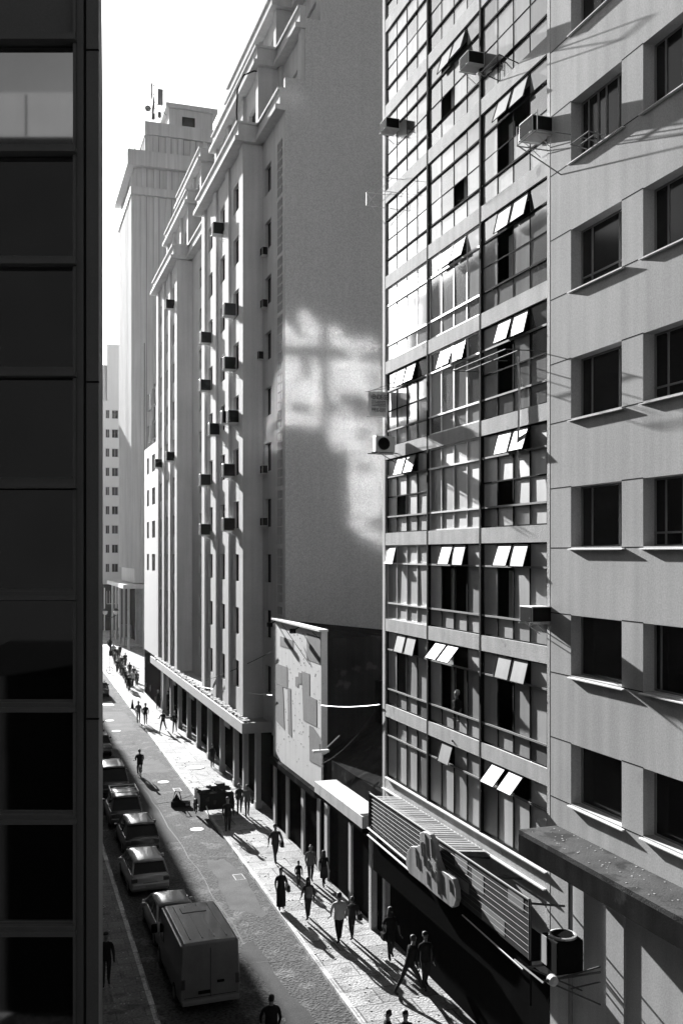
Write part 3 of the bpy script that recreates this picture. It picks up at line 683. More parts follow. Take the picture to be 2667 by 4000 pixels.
# ================================================================== small white building F
Fb = empty('narrow_white_building', (0, 0, 0), 0, 'narrow white building with paired windows between the long block and the ribbed tower', 'building')
FX_ = 13.3; hs = []
for k in range(-2, 4):
    zt = 20.9 + 3.25 * k
    hs += [(96.2, 98.4, zt - 1.65, zt), (100.6, 102.2, zt - 1.65, zt)]
ztop = onx(590, 1740, FX_)[1]
mb = MB(); wallx(mb, FX_, 92.01, 104.2, 0, ztop, hs, .25); shell(mb, FX_, 28, 92.02, 104.2, 0, ztop, ('x0',)); mb.build('wall', 'far', Fb)
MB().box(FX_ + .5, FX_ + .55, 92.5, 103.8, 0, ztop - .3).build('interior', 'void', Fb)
for h in hs: window(Fb, FX_ + .2, *h, (.5,), (), 'grey_frame', 'dark_pane', .08, .05)
mb = MB(); mb.box(FX_ - .02, FX_ + .01, 92.3, 104, 0, 4.5); mb.build('shopfront', 'shop', Fb)
mb = MB(); mb.box(FX_ + 1.2, 28, 92.02, 104.2, ztop, ztop + 6.2); mb.build('upper_wall', 'far', Fb)

# ================================================================== ribbed tower
T = empty('ribbed_tower', (0, 0, 0), 0, 'tall pale tower with ribbed walls, stepped cornices and radio antennas on top', 'building')
TX, TY0, TY1, TXR = 17.69, 150.0, 168.0, 35.5
def tz(v): return H + (VH - v) * .0384
ZB = tz(2283)
mb = MB(); mb.box(TX, TXR, TY0, TY1, ZB + .2, tz(760)); mb.box(TX + .35, TXR - .2, TY0 + .2, TY1 - .4, tz(732), tz(650))
mb.box(19.6, 29.6, TY0 + .4, TY1 - 1.5, tz(590), tz(515)); mb.box(22.9, 29.6, TY0 + .45, TY1 - 4, tz(467), tz(395)); mb.build('wall', 'tower', T)
mb = MB(); mb.box(TX - .65, TXR, TY0 - .65, TY1 + .8, tz(762), tz(732)); mb.box(TX - 1.15, TXR, TY0 - .9, TY1 + 1.3, tz(651), tz(592))
mb.box(19.2, 30, TY0 - .1, TY1 - 1.2, tz(517), tz(467)); mb.box(22.4, 30.3, TY0, TY1 - 3.6, tz(397), tz(380)); mb.build('cornice', 'tower', T)
M['rib_shade'] = mat('soot_streak', .30, .95, .2, .4, .3, .1); so = MB(); mb = MB()
for i in range(10):                                    # near face ribs, shade beside them painted as dark strips
    x = TX + .9 + 1.88 * i
    if x > TXR - 1.2: break
    mb.box(x, x + .75, TY0 - .3, TY0 - .001, ZB + .3, tz(763)); mb.box(x + .1, x + .85, TY0 - .1, TY0 + .199, tz(731), tz(652))
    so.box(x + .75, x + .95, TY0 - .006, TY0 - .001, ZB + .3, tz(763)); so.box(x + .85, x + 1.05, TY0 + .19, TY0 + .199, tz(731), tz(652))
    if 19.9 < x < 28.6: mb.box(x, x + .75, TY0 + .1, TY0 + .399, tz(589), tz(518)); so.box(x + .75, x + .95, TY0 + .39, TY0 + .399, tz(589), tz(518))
for i in range(11):                                    # deep fins on the street face, shade between them painted dark
    y = TY0 + .1 + 1.66 * i
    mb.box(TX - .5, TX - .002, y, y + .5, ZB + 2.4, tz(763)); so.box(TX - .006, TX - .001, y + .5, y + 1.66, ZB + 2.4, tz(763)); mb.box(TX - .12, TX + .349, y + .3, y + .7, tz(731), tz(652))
for i in range(9): y = TY0 + .8 + 1.7 * i; mb.box(19.3, 19.59, y, y + .4, tz(589), tz(518))
mb.build('rib', 'tower', T); so.build('groove_shade', 'rib_shade', T)
MB().box(24.9, 26.85, TY0 + .38, TY0 + .449, tz(466), tz(425)).build('dark_opening', 'void', T)
mb = MB(); mb.box(15.9, 20, TY0 - .9, 175, ZB - .6, ZB + .03); mb.build('canopy', 'tower', T)
mb = MB(); mb.box(19.6, TXR, TY0 + .6, 174, 0, ZB - .62); mb.build('base', 'black', T)
for i, y in enumerate((150, 156, 162, 168, 174)): MB().lathe((16.8, y, 0), [(.2, 0), (.2, ZB - .6)], 10).build('column', 'c_slab', T)
for i, y in enumerate((149.6, 154, 159)): MB().box(18.9, 19.5, y, y + .4, 0, ZB - .62).build('pier', 'c_slab', T)
MB().tube([(20.6, TY0 - .4, ZB + .5), (20.6, TY0 - .4, 40)], .09, 5).build('downpipe', 'grey_frame', T); MB().tube([(19.1, TY0 - .4, ZB + .5), (19.1, TY0 - .4, 46)], .07, 5).build('downpipe', 'grey_frame', T)
# roof antennas
MT = empty('radio_mast', (0, 0, 0), 0, 'radio mast with panel antennas and a small dish on the tower roof', 'antenna')
def tp(u, v, Y):
    x, z = ony(u, v, Y); return (x, Y, z)
Y = 152.0
mb = MB(); mb.tube([tp(603, 467, Y), tp(603, 300, Y)], .09, 5); mb.tube([tp(595, 467, Y), tp(598, 420, Y), tp(603, 380, Y)], .12, 5)
for a, b in (((603, 400), (585, 466)), ((603, 395), (650, 450)), ((590, 425), (625, 425)), ((590, 330), (603, 335)), ((590, 370), (603, 367)), ((624, 425), (624, 466))): mb.tube([tp(*a, Y), tp(*b, Y)], .05, 4)
mb.build('mast', 'metal_rust', MT)
def pan(u0, u1, v0, v1, m='grey_frame', nm='panel_antenna'):
    a, b = tp(u0, v1, Y), tp(u1, v0, Y); MB().box(a[0], b[0], Y - .2, Y + .2, a[2], b[2]).build(nm, m, MT, bevel=.03)
pan(589, 595, 327, 385); pan(616, 637, 351, 409); pan(617, 630, 440, 458, 'metal_rust', 'radio_box'); pan(596, 606, 445, 466, 'metal_rust', 'radio_box')
a = tp(579, 423, Y); MB().lathe(a, [(.1, .4), (.42, .3), (.48, .0), (.4, -.05)], 14, 'y').build('dish', 'grey_frame', MT)
for i, (u, v0, v1, Y_) in enumerate(((491, 640, 580, 162), (500, 600, 567, 158), (507, 598, 572, 155), (527, 592, 560, 152), (530, 590, 515, 151))):
    tag(MB().tube([tp(u, v0, Y_), tp(u, v1, Y_)], .08 if i < 4 else .03, 4).build('whip_antenna', 'metal_rust'),
        ['lowest of the whip antennas at the left edge of the tower cornice', 'second whip antenna from the left on the tower cornice', 'third whip antenna from the left on the tower cornice', 'short whip antenna near the tower corner', 'tallest thin whip antenna by the tower corner'][i], 'antenna', 'whip antennas on the tower cornice')
a = tp(478, 655, 164); tag(MB().lathe(a, [(.05, .3), (.45, .25), (.6, 0)], 16, 'x').build('satellite_dish', 'grey_frame'), 'dish seen edge-on at the outer edge of the tower cornice', 'dish')

# ================================================================== far building closing the street
Gf = empty('far_apartment_building', (0, 0, 0), 0, 'far pale apartment building with paired small windows closing the street', 'building')
GY = 190; k_ = GY / (CS * F - SN * (440 - UC)); 
def gz(v): return H + (VH - v) * k_
hs = []
for r_ in range(9):
    v0 = 1902 + 75 * r_ - 75 * 4; z1 = gz(v0); z0 = gz(v0 + 33)
    for (a, b) in ((17.05, 17.75), (18.2, 19.35), (21.0, 22.2), (22.9, 24.1), (14.2, 15.4)): hs.append((a, b, z0, z1))
mb = MB(); wallx(mb, GY, 12.5, 34, 8.6, gz(1567), hs, .3, 1, 'y'); shell(mb, 12.5, 34, GY, GY + 20, 8.6, gz(1567), ('y0',)); mb.box(17.4, 19.7, GY + 1, GY + 9, gz(1567), gz(1340)); mb.box(16.6, 17.5, GY + 2, GY + 8, gz(1567), gz(1420))
mb.build('wall', 'far', Gf)
MB().box(12.6, 33.5, GY + .8, GY + .85, 9, 42).build('interior', 'void', Gf)
for h in hs: window(Gf, GY + .2, *h, (.5,), (), 'grey_frame', 'dark_pane', .08, .05, axis='y')
mb = MB(); mb.box(10.5, 34, GY - 1.5, GY + 8, 8.0, 8.6); mb.box(9.5, 34, GY - .5, GY + 8, 0, 8.0); mb.build('base', 'shop', Gf)
mb = MB(); 
for x in (16.6, 19.2): mb.box(x, x + .2, GY - 1.6, GY - 1.4, 0, 8)
for i in range(5): mb.box(17.2 + .5 * i, 17.26 + .5 * i, GY - .56, GY - .5, 5.0, 7.4)
mb.box(17.2, 19.3, GY - .56, GY - .5, 4.9, 4.98); mb.build('grille', 'white_frame', Gf)
Gp = empty('far_rooftop_block', (0, 0, 0), 0, 'hazy far tower blocks beyond the apartment building', 'building')
mb = MB(); x0, _ = ony(390, 1600, 260); x1, _ = ony(470, 1600, 260); mb.box(x0 - 6, x1, 260, 275, 0, H + (VH - 1520) * 260 / 3900); mb.build('wall', 'far', Gp)

# ================================================================== left row (behind the dark corner tower; shades the street)
M['left_wall'] = mat('left_row_render', .28, .9, .1, .4, .08, .15)
LR = [(26, 44, 22, 'brown-grey building first behind the dark corner tower'), (44, 60, 31, 'tallest building of the left row'), (60, 76, 23, 'left row building just past the tallest one'), (76, 98, 19.9, 'long low building in the middle of the left row'),
      (98, 118, 18.4, 'lower building in the far half of the left row'), (118, 136, 19.2, 'second building from the far end of the left row'), (136, 156, 18.6, 'farthest building of the left row')]
for i, (a, b, h, lab) in enumerate(LR):
    o = empty('row_building', (0, 0, 0), 0, lab, 'building', 'buildings along the left side of the street')
    n_ = int((b - a) // 4); q = (b - a) / n_; hs = [(a + q * j + .8, a + q * j + q - .8, 4.8 + 3.2 * k, 6.6 + 3.2 * k) for j in range(n_) for k in range(int((h - 5) // 3.2))]
    mb = MB(); wallx(mb, 1.5, a, b - .02, 0, h, hs, .25, -1); shell(mb, -14, 1.5, a, b - .02, 0, h, ('x1',)); mb.box(1.2, 1.7, a, b - .02, h, h + .4); mb.build('wall', 'left_wall', o)
    mb = MB(); fr = MB()
    for (c, d, e, f) in hs: mb.quad((1.27, c, e), (1.27, d, e), (1.27, d, f), (1.27, c, f)); fr.box(1.28, 1.33, (c + d) / 2 - .03, (c + d) / 2 + .03, e, f)
    mb.build('window_glass', 'dark_pane', o); fr.build('window_frame', 'grey_frame', o)

# ================================================================== dark corner tower (left foreground) built in its own frame: x' along camera right, y' along view
L0 = empty('dark_glass_tower', (0, 0, 0), 0, 'dark office tower at the left edge with stacked wide panes and a stone corner pier', 'building')
L0.rotation_euler = (0, 0, -YAW)
d0 = 13.5
def lx(u): return (u - UC) * d0 / F
def lz_(v): return H + (VH - v) * d0 / F
pitch = 436 * d0 / F
XR = lx(388)
mb = MB()
zt, zb = 25.5, 0
mb.prism([(lx(340), d0 - .02, zb), (XR, d0 - .02, zb), (XR * 1.8 + .1, (d0 - .02) * 1.8, zb), (lx(340) - 4, d0 * 1.8, zb)], (0, 0, zt))
mb.box(lx(300), lx(327), d0 - .0, d0 + .4, zb, zt); mb.prism([(-14, d0 + .35, zb), (XR - .2, d0 + .35, zb), (XR * 1.75 - .1, d0 * 1.75, zb), (-14, d0 * 1.75, zb)], (0, 0, zt - .02))
mb.build('pier', 'curtain_wall', L0)
mb = MB()
for v in (198, 1493, 2807, 198 - 1310):
    mb.box(lx(339), XR + .001, d0 - .026, d0 + .002, lz_(v) - .012, lz_(v) + .012)
mb.box(lx(327), lx(340), d0 + .08, d0 + .36, zb, zt); mb.build('joint', 'black', L0)
M['mirror'] = mat('tower_pane_glass', .40, .03, .12, 1.5, 0, 0, metal=1.0)
ledge = MB()
for i in range(-2, 12):
    vz = 160 + 435.5 * i; z = lz_(vz)
    if z < .5: continue
    ledge.box(-14, lx(302), d0 - .10, d0 + .2, z - .02, z + .045); ledge.box(-14, lx(298), d0 - .04, d0 + .2, z + .045, z + .10)
    # window bay above this ledge
    if i == -2: continue
    z0, z1 = z + .10, z + pitch - .04
    f = empty('window_bay', (0, 0, 0)); f.parent = L0
    fr = MB(); fr.box(lx(288), lx(299), d0 - .03, d0 + .2, z0, z1); fr.box(-14, lx(288), d0 + .06, d0 + .12, z0, z0 + .03); bo = fr.build('frame', 'curtain_wall', f)
    pn = MB(); x1 = lx(288); k = 0
    while x1 > -13:
        x0 = x1 - 2.3
        if i == 0:
            pn.add([(x0, d0 + .08, z0), (x1, d0 + .08, z0), (x1, d0 + .08, z1), (x0, d0 + .08, z1)], [(0, 1, 2, 3)])
        else:
            e = random.uniform(-.002, .002); pn.add([(x0, d0 + .09, z0), (x1, d0 + .09 + e, z0), (x1, d0 + .09 - e, z1), (x0, d0 + .09, z1)], [(0, 1, 2, 3)])
        x1 = x0
    pn.build('pane', 'curtain_wall' if i == 0 else 'mirror', f)
    if i > 1:
        bl = MB().box(lx(288) - .5, lx(291), d0 + .066, d0 + .075, z0 + .02, z1 - .02) if False else None
ledge.build('ledge', 'curtain_wall', L0)
# added unseen reflector: panes shaped to throw the light patch on the blank wall
M['reflector_glass'] = mat('silvered_glass', .42, CAUSTIC_ROUGH, 0, 1, 0, 0, metal=1.0)
NB = empty('added_reflector_block', (0, 0, 0), 0, 'unseen mirror block added above the dark corner tower to throw sunlight onto the blank wall', 'building')
rh = Vector((.5, .866, -math.tan(SUN_EL))); s_in = Vector((SUN_AZ, -1, 0)).normalized(); s_in.z = -math.tan(SUN_EL)
nn = (rh.normalized() - s_in.normalized()).normalized(); Pm = Vector((-2.0, 18.5, 32.0)); hx_ = Vector((nn.y, -nn.x, 0)).normalized()
def back(X, z):
    p = Vector((X, YE, z)); t = (p - Pm).dot(nn) / rh.dot(nn); return p - rh * t
pn = MB(); rs = random.Random(8)
LIT = [[(1040, 1400), (1100, 1290), (1130, 1245), (1215, 1225), (1240, 1260), (1250, 1330), (1290, 1280), (1440, 1330), (1500, 1370), (1500, 2135), (1400, 2120), (1372, 2050), (1355, 1840), (1290, 1745), (1200, 1660), (1105, 1640), (1030, 1690), (960, 1660), (950, 1500)],
       [(1372, 2265), (1420, 2215), (1500, 2200), (1500, 2300), (1390, 2325)], [(1115, 345), (1150, 340), (1175, 400), (1120, 410)]]
def in_poly(u, v, pl):
    c = False
    for (x1, y1), (x2, y2) in zip(pl, pl[1:] + pl[:1]):
        if (y1 > v) != (y2 > v) and u < (x2 - x1) * (v - y1) / (y2 - y1) + x1: c = not c
    return c
def wall_quads():  # pane cells kept only inside the outline of the light patch
    for i in range(16):
        for j in range(48):
            xc, zc = 11.3 + .56 * i, 11.8 + .62 * j; d = Vector((xc, YE, zc)) - Vector((0, 0, H)); dep = d.x * SN + d.y * CS
            u = UC + F * (d.x * CS - d.y * SN) / dep; v = VH - F * d.z / dep
            if not any(in_poly(u, v, pl) for pl in LIT): continue
            if 1243 < u < 1272 and v < 1690: continue
            if rs.random() < .10 or (j % 5 == 2 and rs.random() < .6): continue
            g_ = rs.uniform(.03, .09); yield xc - .28 + g_, xc + .28 - g_, zc - .31 + g_, zc + .31 - g_
for a, b, c, d in wall_quads(): pn.quad(back(a, c), back(b, c), back(b, d), back(a, d))
zs_ = [p[2] for p in pn.v]; us_ = [(Vector(p) - Pm).dot(hx_) for p in pn.v]
pn.build('pane', 'reflector_glass', NB)
u0, u1 = min(us_) - .5, max(us_) + .4; z0, z1 = max(25.6, min(zs_) - .5), max(zs_) + .6; bk = -nn * .06
mb = MB(); P_ = lambda u, z, e: Pm + hx_ * u + Vector((0, 0, z - Pm.z)) + Vector((nn.x, nn.y, 0)) * e + (-Vector((nn.x, nn.y, 0)) * nn.z / max(nn.x ** 2 + nn.y ** 2, .01) * (z - Pm.z))
mb.add([P_(u, z, e) for e in (-5, -.06) for (u, z) in ((u0, z0), (u1, z0), (u1, z1), (u0, z1))], [(0, 1, 2, 3), (4, 5, 6, 7), (0, 1, 5, 4), (1, 2, 6, 5), (2, 3, 7, 6), (3, 0, 4, 7)])
mb.build('wall', 'curtain_wall', NB)
print('MIRROR', z0, z1, u0, u1, nn)
# ================================================================== buildings behind the camera (seen in the panes)
M['cam_wall'] = mat('block_behind_cladding', .004, .95, .0, .4, .1, .1, spec=0); M['cam_lit_top'] = mat('block_behind_parapet', .06, .9, .1, .4, .1, .1)
Bk = empty('block_behind_camera', (0, 0, 0), 0, 'dark block behind the viewpoint whose painted-sunlit parapet shows in the dark tower panes', 'building')
Bk.rotation_euler = (0, 0, -YAW)
rz_ = 14.5 + .4675 * (27 + 16)
mb = MB(); mb.box(-40, -.8, -22, -16, 0, rz_ - 1.95); mb.box(-40, -3, -15.9, -4, 0, 10.5); mb.build('wall', 'cam_wall', Bk)  # low front box added to darken the lower pane reflections
mb = MB(); mb.box(-40, -.8, -22, -15.95, rz_ - 1.95, rz_); mb.build('parapet', 'cam_lit_top', Bk)  # sunlight on the facade top put into a lighter colour
mb = MB()
for i in range(13): mb.box(-39 + 2.8 * i, -38.93 + 2.8 * i, -15.99, -15.93, rz_ - 1.9, rz_ - .1)
mb.build('joint', 'dark_frame', Bk)
# street continuing behind the viewpoint
for i, (x0, x1, y0, y1, h, lab) in enumerate(((13.4, 28, -34, 5.9, 33, 'grey building of the right row behind the viewpoint'), (13.4, 28, -75, -34.1, 29, 'last building of the right row behind the viewpoint'),
                                              (-20, 1.5, -75, -30, 28, 'building of the left row behind the viewpoint'), (-30, 40, -95, -80, 30, 'building closing the street far behind the viewpoint'))):
    o = empty('rear_building', (0, 0, 0), 0, lab, 'building', 'buildings of the street behind the viewpoint')
    MB().box(x0, x1, y0, y1, 0, h).build('wall', 'left_wall', o)
    mb = MB(); 
    for k in range(1, 9):
        for j in range(int((y1 - y0) // 4)):
            ya = y0 + 4 * j + 1
            if x0 > 0: mb.box(x0 - .03, x0 + .1, ya, ya + 1.8, 3.2 * k + 1, 3.2 * k + 2.6)
            elif x1 < 5: mb.box(x1 - .1, x1 + .03, ya, ya + 1.8, 3.2 * k + 1, 3.2 * k + 2.6)
        if y1 < -78:
            for j in range(17): mb.box(x0 + 1 + 4 * j, x0 + 2.8 + 4 * j, y1 - .1, y1 + .03, 3.2 * k + 1, 3.2 * k + 2.6)
    mb.build('window_glass', 'dark_pane', o)
# ================================================================== air conditioners
def make_ac(name='air_conditioner', w_=.62, h_=.46, d_=.60, m='metal_white'):
    """window unit sticking out of a facade: local x = outwards (-), y along the wall, z up; origin at the wall"""
    o = empty(name)
    mb = MB(); mb.box(-d_, 0, -w_ / 2, w_ / 2, 0, h_); mb.build('case', m, o, bevel=.012)
    mb = MB(); mb.box(-d_ + .03, -.04, -w_ / 2 - .008, -w_ / 2 - .001, .03, h_ - .03)
    mb.box(-d_ - .008, -d_ - .001, -w_ / 2 + .03, w_ / 2 - .03, .03, h_ - .03); mb.build('grille', 'grille', o)
    mb = MB()
    for i in range(7): z = .07 + (h_ - .12) * i / 6; mb.box(-d_ + .04, -.05, -w_ / 2 - .012, -w_ / 2 - .009, z - .006, z + .006)
    mb.build('louvre', 'black', o)
    mb = MB()
    for y in (-w_ / 2 + .05, w_ / 2 - .05): mb.tube([(-d_ - .06, y, -.03), (0, y, -.03)], .022, 4); mb.tube([(-d_ * .8, y, -.03), (0, y, -.38)], .014, 4)
    mb.build('bracket', 'metal_white', o)
    return o
protoB = make_ac(w_=.66, h_=.78, d_=.6); first = True
acB = [(495, 527, 0), (521, 713, 0), (386, 700, 1), (467, 777, 1), (521, 836, 0), (466, 886, 1), (516, 960, 0), (530, 958, 0), (487, 987, 1), (387, 1049, 2), (361, 1065, 2), (519, 1081, 0), (466, 1103, 1), (519, 1205, 0), (466, 1217, 1)]
words = ['topmost', 'second from the top', 'third from the top', 'fourth from the top', 'fifth from the top', 'sixth from the top', 'lowest']
colname = {0: 'nearest sunlit pilaster row', 1: 'second pilaster row', 2: 'far group', 3: 'shaded near recess'}
acB += [(601, 573, 3), (601, 693, 3), (592, 812, 3), (601, 1073, 3), (601, 1193, 3)]
cnt = {}; tot = {}
for a in acB: tot[a[2]] = tot.get(a[2], 0) + 1
order = sorted(acB, key=lambda a: (a[2], a[1]))
ordn = ['highest', 'second highest', 'third highest', 'fourth highest', 'fifth highest', 'sixth highest', 'seventh highest']
for (u, v, c) in order:
    i = cnt.get(c, 0); cnt[c] = i + 1
    X = 12.85 if c != 3 else 14.05
    yy, z = onx(u * 1.701, v * 1.701, X - .3)
    o = protoB if first else copy_tree(protoB); first = False
    o.location = (X + (.26 if c != 3 else 0), yy, z - .36)
    o.scale = (1.3, .8, 1) if c != 3 else (.55, .8, .6)
    tag(o, '%s box air conditioner on the %s of the long pale block' % (ordn[i] if i < tot[c] - 1 else 'lowest', colname[c]), 'air conditioner', 'air conditioners on the long pale block')
protoC = make_ac(w_=.75, h_=.45, d_=.72)
for i, (u, v, lab, s) in enumerate(((1505, 490, 'boxy air conditioner at the far edge of the glass facade', 1), (1822, 238, 'boxed air conditioner in a frame high in the middle bay of the glass facade', 1), (2075, 505, 'caged air conditioner beside the corner strip, casting a shadow on the grey building', 1.15),
                                     (2072, 2400, 'low pale air conditioner at the near edge of the glass facade', 1.1))):
    yy, z = onx(u, v, 13.0); o = protoC if i == 0 else copy_tree(protoC); o.location = (13.44, yy, z - .2); o.scale = (s * .75, s * .8, s * .85); tag(o, lab, 'air conditioner', 'air conditioners on the glass building')
mb = MB(); yy, z = onx(2075, 505, 12.6)
for q in (-.55, .5): mb.tube([(12.45, yy + q, z - .25), (13.4, yy + q, z - .25)], .016, 4); mb.tube([(12.45, yy + q, z - .25), (12.45, yy + q, z + .25)], .014, 4)
mb.tube([(12.45, yy - .55, z - .25), (12.45, yy + .5, z - .25)], .016, 4); mb.tube([(12.45, yy - .55, z + .2), (12.45, yy + .5, z + .2)], .012, 4); mb.tube([(12.5, yy + .5, z - .25), (13.4, yy - .1, z - 1.1)], .016, 4)
tag(mb.build('cage', 'grey_frame'), 'open iron cage around the shadow-casting air conditioner by the corner strip', 'bracket')
SU = empty('split_condenser', (0, 0, 0), 0, 'white split unit with round fan on brackets below the rental banner', 'air conditioner')
yy, z = onx(1497, 1735, 12.9)
mb = MB(); mb.box(12.55, 13.30, yy - .15, yy + .15, z - .3, z + .28); mb.build('case', 'metal_white', SU, bevel=.02)
MB().lathe((12.86, yy - .16, z), [(.23, .0), (.23, -.015), (.2, -.02)], 20, 'y').build('fan_grille', 'grille', SU)
mb = MB(); mb.tube([(12.4, yy - .1, z - .33), (13.4, yy - .1, z - .33)], .02, 4); mb.tube([(12.4, yy + .3, z - .33), (13.4, yy + .3, z - .33)], .02, 4); mb.tube([(12.7, yy - .1, z - .33), (13.4, yy - .1, z - .7)], .015, 4)
mb.tube([(13.2, yy, z + .3), (13.05, yy, z + .7), (13.12, yy + .1, z + 1.2)], .01, 4); mb.build('bracket', 'metal_rust', SU)

# ================================================================== vehicles (local: front towards +y)
def loft(rings, closed=True):
    mb = MB(); n = len(rings[0]); vs = [p for r in rings for p in r]; fs = []
    for i in range(len(rings) - 1):
        for k in range(n): fs.append((i * n + k, i * n + (k + 1) % n, (i + 1) * n + (k + 1) % n, (i + 1) * n + k))
    fs.append(tuple(range(n))[::-1]); fs.append(tuple((len(rings) - 1) * n + k for k in range(n))); mb.add(vs, fs); return mb
def wheel(o, x, y, r=.31):
    s = -1 if x < 0 else 1
    w_ = MB().lathe((x - .10, y, r), [(r - .04, 0), (r, .03), (r, .17), (r - .04, .20)], 20, 'x').build('wheel', 'rubber', o, smooth=False)
    MB().lathe((x + (.095 if s > 0 else -.125), y, r), [(.12, 0), (.19, .01), (.19, .02), (.12, .03)], 12, 'x').build('rim', 'grey_frame', w_)
def car(name, kind, pm, L_=4.2, W=1.68, Hh=1.44):
    o = empty(name); hw = W / 2
    st = {'sedan': [(-.5, .80, .80), (-.485, .93, .92), (-.44, .97, .95), (-.36, .99, .96), (0, 1, .93), (.28, .99, .90), (.42, .95, .80), (.48, .88, .70), (.5, .78, .60)],
          'hatch': [(-.5, .84, .86), (-.485, .95, .94), (-.45, .98, .95), (-.3, 1, .95), (0, 1, .93), (.28, .99, .90), (.42, .95, .80), (.48, .88, .70), (.5, .78, .60)]}[kind]
    rings = []
    for (t, wf, zt) in st:
        y = t * L_; w_ = hw * wf; zb = .2 if abs(t) < .46 else .3
        rings.append([(-w_ * .9, y, zb), (-w_, y, zb + .12), (-w_, y, zt * .62), (-w_ * .97, y, zt * .88), (-w_ * .84, y, zt), (0, y, zt + .02), (w_ * .84, y, zt), (w_ * .97, y, zt * .88), (w_, y, zt * .62), (w_, y, zb + .12), (w_ * .9, y, zb)])
    loft(rings).build('body', pm, o, smooth=True)
    if kind == 'sedan': yb0, yb1, yr0, yr1 = -.36 * L_, .27 * L_, -.20 * L_, .10 * L_
    else: yb0, yb1, yr0, yr1 = -.47 * L_, .27 * L_, -.36 * L_, .10 * L_
    b = hw * .90; r = hw * .74; zb, zr = .90, Hh
    g_ = MB(); lo = [(-b, yb0, zb), (b, yb0, zb), (b, yb1, zb), (-b, yb1, zb)]; hi = [(-r, yr0, zr - .03), (r, yr0, zr - .03), (r, yr1, zr - .03), (-r, yr1, zr - .03)]
    g_.add(lo + hi, [(0, 1, 5, 4), (1, 2, 6, 5), (2, 3, 7, 6), (3, 0, 4, 7), (4, 5, 6, 7), (3, 2, 1, 0)]); g_.build('glasshouse', 'dark_pane', o)
    rings = []
    for t in (-.06, 0, .25, .5, .75, 1, 1.05):
        y = yr0 + (yr1 - yr0) * t; e = -.05 if t in (-.06, 1.05) else 0; bow = .03 * (1 - (2 * t - 1) ** 2) if 0 <= t <= 1 else 0
        rings.append([(-r - .03, y, zr - .07 + e * .4), (-r + .02, y, zr - .01 + e * .5), (-r * .5, y, zr + .02 + bow + e * .5), (0, y, zr + .03 + bow + e * .5), (r * .5, y, zr + .02 + bow + e * .5), (r - .02, y, zr - .01 + e * .5), (r + .03, y, zr - .07 + e * .4), (0, y, zr - .07 + e * .4)])
    loft(rings).build('roof', pm, o, smooth=True)
    p_ = MB()
    for i in range(4): p_.tube([lo[i], hi[i]], .042, 6)
    for s in (-1, 1): ym = (yb0 + yb1) / 2 - .05; p_.tube([(s * b, ym, zb), (s * r, (yr0 + yr1) / 2, zr - .03)], .035, 5); p_.tube([(s * (b + .01), yb0, zb + .01), (s * (b + .01), yb1, zb + .01)], .02, 5)
    p_.build('pillar', pm, o)
    rb = MB(); rb.box(-hw * .93, hw * .93, -L_ / 2 - .05, -L_ / 2 + .12, .36, .60); rb.build('rear_bumper', pm, o, bevel=.05)
    rb = MB(); rb.box(-hw * .9, hw * .9, L_ / 2 - .16, L_ / 2 + .04, .3, .55); rb.build('front_bumper', pm, o, bevel=.05)
    for s in (-1, 1):
        MB().box(s * hw * .80 - .13, s * hw * .80 + .13, -L_ / 2 - .015, -L_ / 2 + .1, .64, .84).build('tail_light', 'car_dark', o, bevel=.03)
        MB().box(s * hw * .72 - .15, s * hw * .72 + .15, L_ / 2 - .14, L_ / 2 - .0, .52, .66).build('headlight', 'lamp_glass', o, bevel=.03)
        MB().box(s * (hw + .10) - .08, s * (hw + .10) + .08, yb1 - .62, yb1 - .5, .92, 1.05).build('side_mirror', pm, o, bevel=.03)
        for y in (-.3 * L_, .31 * L_): wheel(o, s * (hw - .10), y)
    MB().box(-.22, .22, -L_ / 2 - .058, -L_ / 2 - .051, .42, .53).build('licence_plate', 'grey_frame', o)
    MB().box(-.30, .30, -L_ / 2 - .012, -L_ / 2 + .02, .60, .63).build('trim', 'chrome', o)
    return o
